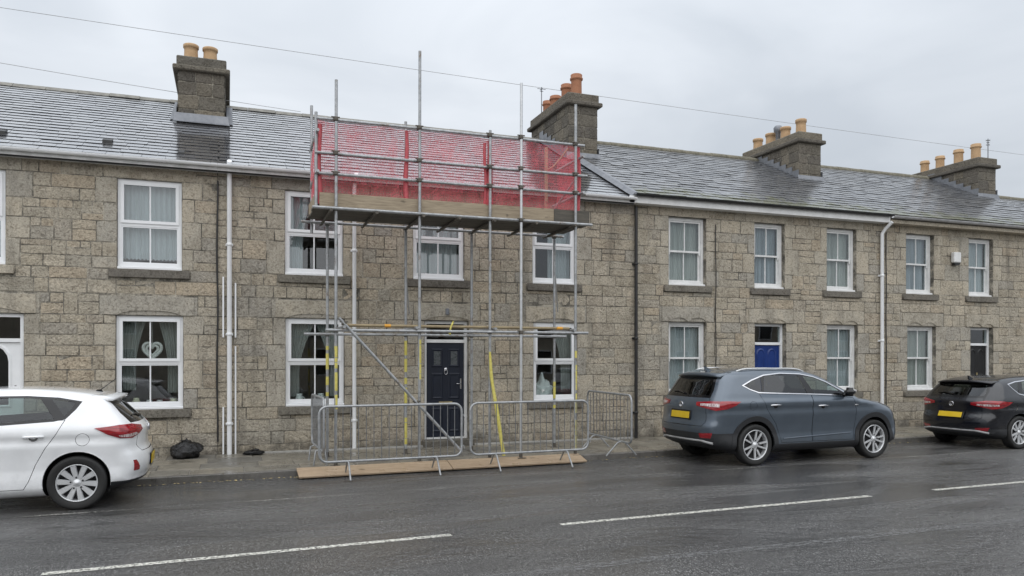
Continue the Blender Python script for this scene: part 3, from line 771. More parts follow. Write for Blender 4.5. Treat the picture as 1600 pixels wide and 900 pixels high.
AB = dict(zu0=3.28, zu1=4.79, zl0=.93, zl1=2.51); CD = dict(zu0=3.35, zu1=4.82, zl0=1.0, zl1=2.57)
def op(x0, x1, lv, k, **kw):
    d = AB if lv[0] == 'a' else CD; u = lv[1]
    return dict(x0=x0, x1=x1, z0=kw.pop('z0', d['z' + u + '0']), z1=d['z' + u + '1'], kind=k, **kw)
HOUSES = [
 dict(x0=-9.0, x1=-.16, label='grey stone terraced house with arched white plastic door behind the white hatchback', lift=0, old=0, seed=11, ops=[
    op(-7.3, -6.3, 'au', 'upvc'), op(-7.3, -6.3, 'al', 'upvc'), op(-4.3, -3.31, 'au', 'upvc'), op(-1.72, -.73, 'au', 'upvc'), op(-1.74, -.71, 'al', 'upvc'), op(-4.02, -3.06, 'al', 'door', z0=.2, style='white', set=.06, fan=2.08)]),
 dict(x0=-.16, x1=8.0, label='stone terraced house with dark navy door standing behind the scaffolding', lift=0, old=0, seed=22, square=(2.1, 5.6), ops=[
    op(.96, 1.98, 'au', 'upvc'), op(.97, 2.0, 'al', 'upvc'), op(3.28, 4.28, 'au', 'upvc'), op(5.7, 6.64, 'au', 'upvc'), op(5.72, 6.67, 'al', 'upvc'), op(3.5, 4.37, 'al', 'door', z0=.24, style='navy', set=.09, fan=2.12)]),
 dict(x0=8.0, x1=14.7, label='stone terraced house with royal blue door and mossy roof behind grey car', lift=.09, old=1, seed=33, ops=[
    op(8.82, 9.75, 'cu', 'sash'), op(8.82, 9.76, 'cl', 'sash'), op(11.02, 11.84, 'cu', 'sash'), op(13.04, 13.91, 'cu', 'sash'), op(13.05, 13.95, 'cl', 'sash'), op(11.03, 11.88, 'cl', 'door', z0=.16, style='blue', set=.12, fan=2.12)]),
 dict(x0=14.7, x1=21.6, label='stone terraced house with black door and white alarm box behind the black car', lift=.09, old=1, seed=44, ops=[
    op(15.45, 16.34, 'cu', 'sash'), op(15.49, 16.41, 'cl', 'sash'), op(17.52, 18.36, 'cu', 'sash'), op(20.0, 20.9, 'cu', 'sash'), op(20.0, 20.9, 'cl', 'sash'), op(17.58, 18.37, 'cl', 'door', z0=.16, style='black', set=.12, fan=2.14)]),
 dict(x0=21.6, x1=28.5, label='farthest stone terraced house with the lower slate roof at the right edge', lift=-.3, old=1, seed=55, ops=[
    op(22.6, 23.5, 'cu', 'sash'), op(22.6, 23.5, 'cl', 'sash'), op(26.2, 27.1, 'cu', 'sash'), op(26.2, 27.1, 'cl', 'sash')])]
HO = []
for i, H in enumerate(HOUSES):
    x0, x1 = H['x0'], H['x1']; off = ((x0 + x1) / 2, F, 0)
    h = thing('terraced_house', H['label'], 'house', off, 0, 'houses of the stone terrace'); HO.append((h, off))
    mb = wall_mesh(x0, x1, H['ops'])
    wl = mb.build('wall', MORTAR, h, off, fix=False)
    yb = 2 * RIDGEY - F
    mb = MB(); mb.box(x0, x1, yb - .3, yb, 0, 5.1)
    for a in (x0 + .003, x1 - .103):
        zt = RIDGEZ - .3
        mb.prismx([(F + .32, .0), (yb - .31, 0), (yb - .31, 5.05 if H['lift'] >= 0 else 4.75), (RIDGEY, zt + min(0, H['lift'])), (F + .32, 5.05 if H['lift'] >= 0 else 4.75)], a, a + .1)
    mb.build('rear_and_party_walls', ROOM, h, off)
    mb = MB(); mb.box(x0 + .11, x1 - .11, F + .32, yb - .31, 2.85, 2.98); mb.box(x0 + .11, x1 - .11, F + .32, yb - .31, .02, .1); mb.box(x0 + .11, x1 - .11, F + 2.6, F + 2.7, .1, 5.0); mb.build('floors_and_partition', ROOM, h, off)
    add_stones(wl, off, layout(x0, x1, H['ops'], random.Random(H['seed']), H.get('square')), H['seed'] + 1, all_stuff=(i == 4))
    for o in H['ops']:
        (upvc_window if o['kind'] == 'upvc' else sash_window if o['kind'] == 'sash' else door)(h, off, o)
    build_roof(h, off, x0 if i != 2 else x0 - .12, x1 if i != 1 else x1 - .13, H['lift'], H['old'], H['seed'] + 2)

# eaves, gutters and pipes
hA, hB, hC, hD, hE = HO
for (h, off), a, b in ((hA, -9, -.161), (hB, -.159, 7.86)):
    mb = MB(); mb.box(a, b, EY - .022, EY - .004, 4.985, 5.075); mb.box(a, b, EY - .004, F + .01, 4.99, 5.005); mb.build('fascia', FASCIA, h, off)
    gutter(h, off, a, b, GY + .02, 5.085, .047, UPVC)
h, off = hC
mb = MB(); mb.box(7.75, 14.7, EY - .022, EY - .004, 4.995, 5.135); mb.box(7.75, 14.7, EY - .004, F + .01, 5.0, 5.015); mb.build('fascia', PAINTW, h, off)
gutter(h, off, 7.85, 14.69, GY + .01, 5.175, .055, BLACKP)
h, off = hD
mb = MB(); mb.box(14.71, 21.6, EY - .02, F + .01, 4.99, 5.07); mb.build('fascia', DRESSED, h, off)
gutter(h, off, 14.71, 21.6, GY, 5.15, .06, GUTGREY)
h, off = hE
gutter(h, off, 21.62, 28.5, GY, 4.76, .06, GUTGREY)
h, off = hB                                         # the pair of pipes on the joint of the first two houses
downpipe(h, off, .03, .13, 4.9, UPVC, .04, top=(0, -.22))
for x_, z0, z1 in ((-.07, 2.15, 3.2), (.13, 2.15, 3.1), (-.07, .13, .95), (.13, .13, 2.0)):
    mb = MB(); mb.bbox(x_ - .014, x_ + .014, F - .05, F - .02, z0, z1, .004); mb.build('cable_cover', UPVC, h, off)
downpipe(h, off, 2.17, .13, 4.86, UPVC, .036, top=(0, -.22))
downpipe(h, off, 7.99, .13, 4.95, BLACKP, .034)
h, off = hA
mb = MB(); mb.tube([(-.165 + .008 * math.sin(z * 3), F - .035, z) for z in [.35 + .25 * i for i in range(19)]], .015, 6); mb.build('cable', BLACKP, h, off)
h, off = hC
mb = MB(); mb.tube([(9.98 + .008 * math.sin(z * 4), F - .03, z) for z in [1.2 + .25 * i for i in range(15)]], .011, 6); mb.build('cable', BLACKP, h, off)
downpipe(h, off, 14.62, .13, 4.75, UPVC, .04, top=(.08, -.22))
h, off = hD
mb = MB(); mb.tube([(14.79 + .006 * math.sin(z * 4), F - .03, z) for z in [.3 + .25 * i for i in range(19)]], .012, 6); mb.build('cable', BLACKP, h, off)
mb = MB(); mb.bbox(16.88, 17.12, F - .13, F - .02, 4.16, 4.42, .02); ab = mb.build('alarm_box', PAINTW, h, off)
mb = MB(); mb.prism([(16.93, 4.1), (17.07, 4.1), (17.1, 4.158), (16.9, 4.158)], F - .11, F - .03); mb.build('alarm_strobe', BLACKP, ab, off)
h, off = hB
mb = MB(); mb.bbox(3.9, 3.97, F - .06, F - .012, 2.62, 2.74, .01); mb.build('door_light', LEAD, h, off)
mb = MB(); mb.box(.5, 7.9, F - .12, F - .014, .1, .15); mb.build('cement_skirting', CEMENT, h, off)
# verge of the raised roof
mb = MB(); tp = math.tan(PITCH)
mb.add([(7.79, EY - .02, EAVE + .03), (7.87, EY - .02, EAVE + .11), (7.93, EY - .02, EAVE + .12), (7.79, RIDGEY, RIDGEZ + .03), (7.87, RIDGEY, RIDGEZ + .11), (7.93, RIDGEY, RIDGEZ + .12), (7.86, EY - .02, EAVE - .06), (7.95, EY - .02, EAVE - .06)], [(0, 1, 4, 3), (1, 2, 5, 4), (0, 6, 7, 2, 1)])
mb.build('verge_flashing', LEAD, hC[0], hC[1], fix=False)
# carved heads over the ground floor openings
for (h, off), H, og in ((hA, HOUSES[0], 0), (hB, HOUSES[1], 0), (hC, HOUSES[2], 1), (hD, HOUSES[3], 1)):
    wl = [c for c in h.children if c.name.startswith('wall')][0]
    for o in H['ops']:
        if o['z1'] > 4: continue
        a, b, z = o['x0'], o['x1'], o['z1']; m = (a + b) / 2; n = 12; w2 = (b - a) / 2
        arch_ = []
        for i in range(n * 2 + 1):
            t = i / n - 1
            dz = .075 * (1 - abs(t) ** 3.2) if not og else .085 * (1 - abs(2 * abs(t) - 1.05) ** 2.6) * (1 if abs(t) > .04 else .4)
            arch_.append((m + t * w2 * .96, z + .006 + max(0, dz)))
        hi = z + .31
        poly = [(a - .17, hi), (a - .17, z + .01)] + arch_ + [(b + .17, z + .01), (b + .17, hi)]
        mb = MB(); V = [(x_, F - .022, z_) for x_, z_ in poly]; V2 = [(x_, F - .004, z_) for x_, z_ in poly]; k = len(poly)
        fs = [(i, (i + 1) % k, (i + 1) % k + k, i + k) for i in range(k)]
        tops = [(x_, F - .022, hi) for x_, _ in arch_]; kk = len(arch_)
        mb.add(V + V2, fs)
        for i in range(kk - 1): mb.add([(*arch_[i][:1], F - .022, arch_[i][1]), (arch_[i + 1][0], F - .022, arch_[i + 1][1]), tops[i + 1], tops[i]], [(0, 1, 2, 3)])
        mb.add([(a - .17, F - .022, z + .01), (arch_[0][0], F - .022, arch_[0][1]), tops[0], (a - .17, F - .022, hi)], [(0, 1, 2, 3)])
        mb.add([(arch_[-1][0], F - .022, arch_[-1][1]), (b + .17, F - .022, z + .01), (b + .17, F - .022, hi), tops[-1]], [(0, 1, 2, 3)])
        mb.build('carved_lintel', DRESSED, wl, off)
# chimneys
chimney(*hA, -.94, -.05, 17.0, 19.2, 7.92, [(-.71, 17.35, 7.9, .135, .38, BUFF, False), (-.34, 17.35, 7.9, .135, .36, BUFF, False)], 5)
c2 = chimney(*hB, 7.70, 8.48, 17.0, 19.4, 8.2, [(8.08, 17.36, 8.18, .135, .6, TERRA, True), (8.08, 17.95, 8.18, .135, .55, TERRA, True), (8.06, 18.6, 8.18, .14, .46, TERRA, True), (8.06, 19.15, 8.18, .12, .5, TERRA, True)], 6)
c3 = chimney(*hC, 14.55, 15.3, 17.0, 19.4, 7.95, [(14.92, 17.35, 7.93, .135, .47, BUFF, False), (14.92, 17.98, 7.93, .135, .43, BUFF, False), (14.92, 18.62, 7.93, .14, .42, BUFF, False), (14.92, 19.2, 7.93, .135, .42, BUFF, False)], 7)
c4 = chimney(*hD, 21.22, 21.95, 17.0, 19.4, 7.85, [(21.55, 17.35, 7.83, .135, .52, BUFF, True), (21.55, 17.95, 7.83, .135, .5, BUFF, True), (21.55, 18.62, 7.83, .13, .46, BUFF, True), (21.55, 19.2, 7.83, .13, .44, BUFF, True)], 8)
def aerial(ch, off, x, y, z, h, arms):
    mb = MB(); mb.tube([(x, y, z), (x, y, z + h)], .014, 6)
    for dz, l in arms: mb.tube([(x - l, y, z + dz), (x + l, y, z + dz)], .008, 5); mb.tube([(x, y - l * .7, z + dz), (x, y + l * .7, z + dz)], .008, 5)
    mb.build('aerial', LEAD, ch, off)
aerial(c2, hB[1], 7.95, 19.3, 8.15, .95, ((.9, .12), (.84, .05)))
aerial(c4, hD[1], 22.0, 17.3, 7.5, 1.05, ((1.0, .1), (.93, .06), (.86, .08)))
mb = MB(); mb.lathe([(.07, 0), (.07, .35), (.12, .4), (.13, .5), (.09, .56), (.001, .58)], (14.92, 18.3, 7.93), 14); mb.build('cowl', LEAD, c3, hC[1])
# slate vents
h, off = hA
for x_, yy in ((-1.93, 14.82), (-3.5, 14.82), (-.75, 14.5)):
    z_ = EAVE + (yy - EY) * tp; s_ = .56 if yy > 14.6 else .36
    mb = MB(); mb.prismx([(yy - .1 * s_, z_ - .05), (yy - .1 * s_, z_ + .07 * s_), (yy + .22 * s_, z_ + .19 * s_), (yy + .25 * s_, z_ + .1)], x_ - .13 * s_, x_ + .13 * s_); mb.build('slate_vent', BLACKP, [c for c in h.children if c.name.startswith('roof')][0], off)

# ================================================================== THINGS BEHIND THE WINDOWS
def curtain(name, label, cat, x0, x1, z0, z1, mat, y=F + .2, folds=9, amp=.018, group=None, shape=None, seed=0):
    """pleated hanging cloth; shape(u,v)->(u,v) lets it be gathered to a side"""
    rg = random.Random(seed); nu, nv = folds * 6, 14; ph = [rg.uniform(0, 6) for _ in range(4)]
    V = []
    for j in range(nv + 1):
        v = j / nv
        for i in range(nu + 1):
            u = i / nu
            a = amp * (math.sin(2 * PI * folds * u + ph[0] + .8 * math.sin(5 * u + ph[1])) + .4 * math.sin(2 * PI * folds * .53 * u + ph[2]))
            uu, vv = shape(u, v) if shape else (u, v)
            hem = .012 * math.sin(2 * PI * folds * 1.5 * u) if j == 0 else 0
            V.append((x0 + (x1 - x0) * uu, y + a * (1.1 - .5 * v), z0 + (z1 - z0) * vv + hem))
    mb = MB(); mb.add(V, [(j * (nu + 1) + i, j * (nu + 1) + i + 1, (j + 1) * (nu + 1) + i + 1, (j + 1) * (nu + 1) + i) for j in range(nv) for i in range(nu)], True)
    b = ((x0 + x1) / 2, y, z0)
    o = mb.build(name, mat, None, b, fix=False); o.location = b
    return tag(o, label, cat, group)
NG = 'net curtains hanging behind the windows'
def tie(side, k=.55):
    """gathered towards one side at waist height"""
    def f(u, v):
        s_ = 1 - k * math.sin(min(1, (1 - v) / .7) * PI / 2)
        return (u * s_, v) if side < 0 else (1 - (1 - u) * s_, v)
    return f
curtain('net_curtain', 'white net curtain in upper window above the white hatchback roof aerial', 'curtain', -1.66, -.8, 3.47, 4.72, NETC, folds=10, group=NG, seed=1)
curtain('net_curtain', 'net curtain in upper window cut by the left edge', 'curtain', -4.25, -3.38, 3.47, 4.72, NETC, folds=9, group=NG, seed=2)
curtain('net_curtain', 'pale gathered net curtain in upper window left of the white downpipe under scaffold', 'curtain', 1.03, 1.42, 3.38, 4.7, NETC, folds=6, group=NG, seed=3, shape=tie(-1, .35))
curtain('net_curtain', 'net curtain in upper window right above the navy door', 'curtain', 3.35, 4.2, 3.38, 4.7, NETC, folds=9, group=NG, seed=4)
curtain('net_curtain', 'half drawn net curtain in upper window under right end of scaffold', 'curtain', 6.1, 6.58, 3.38, 4.7, NETC, folds=6, group=NG, seed=5)
DG = 'tied back curtains at ground floor windows'
curtain('tied_curtain', 'left grey curtain tied back in window beside the heart ornament', 'curtain', -1.66, -1.3, 1.25, 2.45, DRAPE, F + .26, 7, .016, DG, tie(-1, .45), 6)
curtain('tied_curtain', 'right grey curtain tied back in window beside the heart ornament', 'curtain', -1.12, -.78, 1.2, 2.45, DRAPE, F + .26, 7, .016, DG, tie(1, .45), 7)
curtain('tied_curtain', 'left lace curtain tied back above the white jugs', 'curtain', 1.04, 1.5, 1.1, 2.44, DRAPE, F + .2, 8, .016, DG, tie(-1, .6), 8)
curtain('tied_curtain', 'right lace curtain tied back above the white jugs', 'curtain', 1.5, 1.94, 1.1, 2.44, DRAPE, F + .2, 8, .016, DG, tie(1, .6), 9)
curtain('tied_curtain', 'lace curtain tied back in ground floor window right of navy door', 'curtain', 6.18, 6.6, 1.15, 2.44, DRAPE, F + .2, 8, .016, DG, tie(1, .5), 10)
for (x0, x1, z0, z1, lb, sd) in ((8.89, 9.68, 3.42, 4.78, 'net curtain in upper sash window nearest the black downpipe', 11), (8.89, 9.69, 1.05, 2.52, 'net curtain in ground floor sash window behind rear of grey car', 12),
        (11.08, 11.78, 3.42, 4.78, 'net curtain in upper sash window above the blue door', 13), (13.1, 13.86, 3.42, 4.78, 'net curtain in upper sash window left of far white downpipe', 14), (13.1, 13.9, 1.05, 2.52, 'net curtain in ground floor sash window above bonnet of grey car', 15),
        (15.5, 16.28, 3.42, 4.78, 'net curtain in upper sash window left of the alarm box', 16), (15.55, 16.35, 1.05, 2.52, 'bluish net curtain in ground floor sash window behind rear of black car', 17), (17.58, 18.3, 3.42, 4.78, 'net curtain in upper sash window right of the alarm box', 18)):
    curtain('net_curtain', lb, 'curtain', x0, x1, z0 + (.0, .05, .02)[sd % 3], z1, (NETC, NETC2, NETC3)[sd % 3], F + .24, (11, 8, 14)[(sd // 2) % 3], .014, NG, None, sd)
# ornaments on the inner sills
CHINA = varied('white_china', (.62, .62, .6), (.75, .75, .73), .3, 0, 9, 0)
WICKER = varied('white_wicker', (.62, .6, .56), (.75, .73, .7), .7, 0, 60, .5)
JARG = varied('cream_jar', (.42, .4, .26), (.55, .5, .36), .35, 0, 12, 0)
mb = MB(); hp = []
for k in range(40):
    t = 2 * PI * k / 40; hp.append((-1.2 + .135 * math.sin(t) ** 3 * 1.05, F + .15, 1.93 + .0105 * (13 * math.cos(t) - 5 * math.cos(2 * t) - 2 * math.cos(3 * t) - math.cos(4 * t)) * .95))
mb.tube(hp, .026, 8, False, True); mb.tube([(-1.2 + (p[0] + 1.2) * .62, p[1], 1.93 + (p[2] - 1.93) * .62) for p in hp], .022, 8, False, True)
mb.tube([(-1.2, F + .15, 2.02), (-1.2, F + .15, 2.42)], .003, 4)
o = mb.build('heart_ornament', WICKER, None, (-1.2, F + .15, 1.93)); o.location = (-1.2, F + .15, 1.93); tag(o, 'white woven heart hanging in ground floor window behind white hatchback', 'ornament')
def vase(name, prof, x, z, mat, label, cat, group=None, y=F + .19, handle=False):
    mb = MB(); mb.lathe(prof, (0, 0, 0), 16)
    if handle: mb.tube([(.05 + .045 * math.cos(R(a)), 0, .11 + .055 * math.sin(R(a))) for a in range(-80, 81, 20)], .008, 6)
    o = mb.build(name, mat); o.location = (x, y, z); return tag(o, label, cat, group)
JP = [(.001, .002), (.05, .002), (.062, .03), (.062, .14), (.045, .165), (.048, .19), (.04, .19), (.036, .16), (.001, .03)]
GP = [(.001, .002), (.055, .002), (.07, .05), (.066, .15), (.05, .19), (.062, .22), (.054, .22), (.044, .19), (.001, .05)]
JG = 'ornaments on the sill of the heart window'
vase('jar', JP, -1.45, .93, JARG, 'cream patterned jar, leftmost on the sill below the hanging heart', 'jar', JG)
vase('jar', [(a, b * .8) for a, b in JP], -1.25, .93, CHINA, 'white jar, second from left on the sill below the hanging heart', 'jar', JG)
vase('jar', [(a, b * .78) for a, b in JP], -1.09, .93, CHINA, 'white jar, third from left on the sill below the hanging heart', 'jar', JG)
vase('jar', [(a * 1.1, b * .9) for a, b in JP], -.87, .93, JARG, 'cream jar, rightmost on the sill below the hanging heart', 'jar', JG)
vase('jug', GP, 1.22, .93, CHINA, 'white jug, left one of two between the lace curtains', 'jug', 'white jugs on the sill', handle=True)
vase('jug', GP, 1.6, .93, CHINA, 'white jug, right one of two between the lace curtains', 'jug', 'white jugs on the sill', handle=True)
# crumpled white cloth in the right window
bm = bmesh.new(); bmesh.ops.create_icosphere(bm, subdivisions=4, radius=1)
rg = random.Random(4)
from mathutils import noise as mnoise
for v in bm.verts:
    n = mnoise.fractal(v.co * 2.2, 1, 2, 4); k = 1 + .22 * n
    v.co = Vector((v.co.x * .2 * k, v.co.y * .1 * k, max(-.0, .19 + v.co.z * .22 * k + (.16 * max(0, 1 - abs(v.co.x + .15) * 3) if v.co.z > .5 else 0))))
mb = MB(); mb.bm(bm, True); o = mb.build('white_bundle', CHINA); o.location = (6.0, F + .2, .95); tag(o, 'crumpled white cloth bundle on the sill right of the navy door', 'cloth')

# ================================================================== SCAFFOLD
YO, YI = 12.25, 13.4
sc = thing('scaffold', 'galvanised tube scaffold with boarded platform in front of the navy door house', 'scaffold', (3.6, 13.0, .1)); SO = (3.6, 13.0, .1)
def tube(name, a, b, mat=GALVS, r=.0242, parent=sc):
    mb = MB(); mb.tube([a, b], r, 10); return mb.build(name, mat, parent, SO)
def coupler(p):
    mb = MB(); x, y, z = p; mb.bbox(x - .036, x + .036, y - .042, y + .042, z - .034, z + .034, .012); mb.tube([(x - .07, y - .03, z + .02), (x + .06, y - .03, z + .02)], .011, 6); return mb.build('coupler', COUPL, sc, SO)
def base_plate(p):
    mb = MB(); x, y = p; mb.bbox(x - .075, x + .075, y - .075, y + .075, .112, .12, .002); mb.tube([(x, y, .12), (x, y, .2)], .03, 8); mb.build('base_plate', COUPL, sc, SO)
outer = [(1.58, 6.13, GALVS), (2.91, 6.76, GALVS), (4.11, 5.6, GALVS), (4.64, 6.43, GALVW), (5.68, 6.21, GALVS)]
inner = [(1.59, 4.1), (2.94, 5.95), (4.15, 4.15), (5.78, 4.15)]
for x, zt, m in outer:
    dy = -.07 if m is GALVW else 0; tube('standard', (x, YO + dy, .115), (x + .01, YO + dy, zt), m); base_plate((x, YO + dy))
for x, zt in inner: tube('standard', (x, YI, .125), (x, YI, zt)); base_plate((x, YI))
tube('standard', (1.29, YO + .07, 4.15), (1.29, YO + .07, 5.62)); tube('standard', (1.33, YI, 3.9), (1.33, YI, 6.05))
# ledgers and guard rails
for z, x0, x1, y in ((2.23, 1.42, 5.9, YO - .05), (4.12, 1.22, 5.98, YO - .05), (4.67, 1.27, 5.9, YO + .05), (4.99, 1.27, 5.93, YO + .05), (5.52, 1.3, 5.88, YO + .05), (2.2, 1.2, 6.0, YI - .05), (4.08, 1.15, 5.95, YI - .05)):
    tube('ledger', (x0, y, z), (x1, y, z + .0))
    if y < 13:
        for x, zt, m in outer:
            if zt > z: coupler((x, YO - (.07 if m is GALVW else .0), z))
    else:
        for x, zt in inner: coupler((x, YI, z))
for z in (4.67, 5.3): tube('side_rail', (1.3, YO - .1, z), (1.32, YI + .1, z)); tube('side_rail', (5.8, YO - .1, z), (5.8, YI + .1, z))
for x in (1.5, 2.2, 2.95, 3.55, 4.15, 4.9, 5.62):
    tube('transom', (x, YO - .16, 4.075), (x, YI + .14, 4.075), COUPL)  # darker than the lower transoms: shade under the platform put into colour
for x in (1.7, 2.85, 4.18, 5.62): tube('transom', (x, YO - .12, 2.28), (x, YI + .25, 2.28))
tube('stacked_tube', (1.75, YO + .03, 2.31), (4.05, YO + .03, 2.31), varied('rusty_tube', (.25, .19, .12), (.4, .33, .2), .6, .3, 9, .3)); tube('stacked_tube', (3.1, YO + .08, 2.31), (5.6, YO + .08, 2.31), MATS['rusty_tube'])
tube('diagonal_brace', (1.62, YO - .08, 2.42), (3.6, YO - .08, .26)); coupler((1.7, YO - .06, 2.34)); coupler((2.85, YO - .06, 1.08))
tube('wall_tie', (2.94, YI, 3.3), (3.18, F - .1, 2.62), GALVW, .014); tube('wall_tie', (5.8, YI, 3.35), (6.2, F - .1, 2.72), GALVW, .014)
# platform boards
rg = random.Random(9)
for k in range(4):
    y0 = YO + .08 + k * .232; x = 1.24 + rg.uniform(-.03, .03); e = 5.95 + rg.uniform(-.06, .06); cut = rg.uniform(3.2, 4.2)
    for a, b in ((x, cut), (cut + .006, e)):
        mb = MB(); mb.bbox(a, b, y0, y0 + .225, 4.112, 4.15, .004); mb.build('platform_board', BOARDD, sc, SO)
for a, b, m in ((1.34, 2.95, BOARD), (2.955, 4.15, BOARD), (4.155, 5.3, BOARD), (5.304, 5.98, BOARDD)):
    mb = MB(); mb.bbox(a, b, YO + .055, YO + .092, 4.152, 4.375, .004); mb.build('toe_board', m, sc, SO)
mb = MB(); mb.bbox(1.28, 1.318, YO + .1, YI, 4.152, 4.37, .004); mb.build('toe_board', BOARD, sc, SO)
# yellow and orange marks on the tubes, each with its own extent
for x, y, z0, z1 in ((1.585, YO, 1.0, 2.05), (1.59, YI, 1.15, 2.0), (2.94, YI, 1.55, 2.1), (2.94, YI, 1.0, 1.45), (2.94, YI, .28, .75), (2.917, YO, 1.45, 2.1), (5.686, YO, .2, 1.92), (5.78, YI, .85, 1.35)):
    mb = MB(); z = z0
    while z < z1:
        l = rg.uniform(.05, .3); a = min(z + l, z1); mb = MB(); mb.lathe([(.0256, z), (.0262, z + .004), (.0262, a - .004), (.0256, a)], (x, y, 0), 10); z = a + rg.choice((0.01, .06, .12))
        mb.build('yellow_tape', YTAPE, sc, SO)
for x, z in ((2.35, 2.31), (5.35, 2.31)): mb = MB(); mb.tube([(x, YO + .03, z), (x + .1, YO + .03, z)], .027, 8); mb.build('orange_tape', ORANGE, sc, SO)
mb = MB(); mb.tube([(3.42, YO + .05, 2.2), (3.45, YO - .01, 2.34), (3.5, YO + .07, 2.4), (3.46, YO + .1, 2.25), (3.43, YO + .02, 2.18)], .014, 6); mb.build('yellow_tie', YTAPE, sc, SO)
# timber upright inside the right bay
mb = MB(); mb.bbox(5.55, 5.6, YI - .12, YI - .07, 4.15, 5.72, .004); mb.tube([(5.58, YI - .1, 5.3), (5.7, YI - .14, 5.36), (5.85, YI - .2, 5.55), (5.95, YI - .25, 5.7)], .016, 6); mb.build('timber_upright', BOARD, sc, SO)
tube('side_brace', (5.5, YI, 4.2), (5.85, YO + .1, 5.1), GALV, .018)
# debris netting
def sheet(name, label, P, nu, nv, amp, seed, mat=NET):
    """P(u,v) gives a point; wrinkled a little along the given normal"""
    V = []
    for j in range(nv + 1):
        for i in range(nu + 1):
            u, v = i / nu, j / nv; p, n = P(u, v)
            V.append(Vector(p) + Vector(n) * amp * mnoise.fractal(Vector((u * 9 + seed, v * 4, seed)), 1, 2, 3))
    mb = MB(); mb.add(V, [(j * (nu + 1) + i, j * (nu + 1) + i + 1, (j + 1) * (nu + 1) + i + 1, (j + 1) * (nu + 1) + i) for j in range(nv) for i in range(nu)], True)
    b = P(.5, 0)[0]; o = mb.build(name, mat, None, b, fix=False); o.location = b; return tag(o, label, 'netting', 'red debris netting on the scaffold')
NF = YO + .125
front = sheet('debris_netting', 'long red debris net along the front guard rails of the scaffold', lambda u, v: ((1.3 + 4.5 * u, NF + .02 * math.sin(6 * u), 4.33 + (1.19 - .02 * math.sin(u * PI * 4) ** 2) * v), (0, 1, 0)), 90, 26, .09, 1)
sheet('debris_netting', 'red debris net closing the left end of the scaffold platform', lambda u, v: ((1.29 + .03 * u, NF + .05 + (YI - NF - .08) * u, 4.2 + (1.3 - .45 * u) * v), (1, 0, 0)), 20, 16, .03, 2)
sheet('debris_netting', 'red debris net closing the right end of the scaffold platform', lambda u, v: ((5.84, NF + .05 + (YI - NF - .05) * u, 4.3 + (1.2 + .0 * u) * v), (1, 0, 0)), 20, 16, .03, 3)
def roll(x, y, z0, z1, w0, w1, sd):
    mb = MB(); V = []; n = 16; rg = random.Random(sd)
    for i in range(n + 1):
        t = i / n; z = z0 + (z1 - z0) * t; ww = w0 + (w1 - w0) * t; dx = .012 * math.sin(7 * t + sd)
        V += [(x - ww / 2 + dx, y, z), (x + dx + .005, y - .03, z), (x + ww / 2 + dx, y - .005, z), (x + dx, y + .02, z)]
    mb.add(V, [(i * 4 + k, i * 4 + (k + 1) % 4, i * 4 + 4 + (k + 1) % 4, i * 4 + 4 + k) for i in range(n) for k in range(4)], True)
    return mb.build('gathered_edge', NETROLL, front, (3.55, NF, 4.33) if 0 else tuple(front.location))
roll(1.33, NF - .02, 4.2, 5.45, .11, .09, 1); roll(2.72, NF - .02, 4.12, 5.48, .1, .05, 2); roll(4.13, NF - .03, 4.15, 5.45, .2, .04, 3); roll(5.8, NF - .02, 4.2, 5.5, .05, .06, 4); roll(4.06, NF - .03, 4.3, 5.4, .05, .05, 5)

# sole plank, barriers, strap
mb = MB(); pk = []
ya = kerbY(1) - .36; yb_ = kerbY(1) + .02
for (xa, xb, nm, lb) in ((.98, 3.35, 'plank', 'pale wet scaffold plank on the kerb, left of two laid end to end'), (3.36, 5.75, 'plank', 'pale wet scaffold plank on the kerb, right of two laid end to end')):
    mb = MB(); mb.bbox(-(xb - xa) / 2, (xb - xa) / 2, -.17, .17, -.014, .014, .003)
    o = mb.build(nm, PLANK); xm = (xa + xb) / 2; o.location = (xm, kerbY(xm) - .155, .077); o.rotation_euler = (R(15.5), 0, math.atan(.035)); tag(o, lb, 'plank', 'planks laid along the kerb')
def barrier(label, loc, rotz, L=2.2, mat=GALV, nb=18, ft=.28):
    b = thing('crowd_barrier', label, 'barrier', loc, rotz, 'galvanised crowd barriers')
    z0, z1, r = .26, 1.08, .12
    pts = [(x, 0, z) for c in (arc(-L / 2 + r, z0 + r, r, 180, 270, 5), arc(L / 2 - r, z0 + r, r, 270, 360, 5), arc(L / 2 - r, z1 - r, r, 0, 90, 5), arc(-L / 2 + r, z1 - r, r, 90, 180, 5)) for x, z in c]
    mb = MB(); mb.tube(pts, .019, 8, False, True); mb.build('frame', mat, b)
    for i in range(nb):
        x = -L / 2 + L * (i + 1) / (nb + 1); e = .035 if i in (0, nb - 1) else 0
        mb = MB(); mb.tube([(x, 0, z0 + e), (x, 0, z1 - e)], .0065, 6); mb.build('bar', GALVD, b)
    for x in (-L / 2 + .42, L / 2 - .42):
        mb = MB(); mb.tube([(x - .01, -ft, .012), (x, -.07, z0 - .02), (x, 0, z0), (x, .07, z0 - .02), (x + .01, ft, .012)], .014, 8); mb.build('foot', mat, b)
    mb = MB()
    for z in (.42, .9): mb.tube([(L / 2, 0, z), (L / 2 + .035, 0, z), (L / 2 + .045, 0, z - .05)], .008, 6)
    mb.build('hook', mat, b); return b
barrier('galvanised crowd barrier crossed by the diagonal brace, in front of navy door', (2.36, 11.66, .0), math.atan(.035))
barrier('galvanised crowd barrier in front of the window right of the navy door', (4.66, 11.76, .0), math.atan(.035), 2.1)
barrier('galvanised crowd barrier set end on, closing the left side of the scaffold', (1.36, 12.75, .1), R(91), 1.5, nb=11, ft=.1)
barrier('galvanised crowd barrier set end on beside the black downpipe', (6.5, 12.6, .08), R(86), 2.0, nb=12)
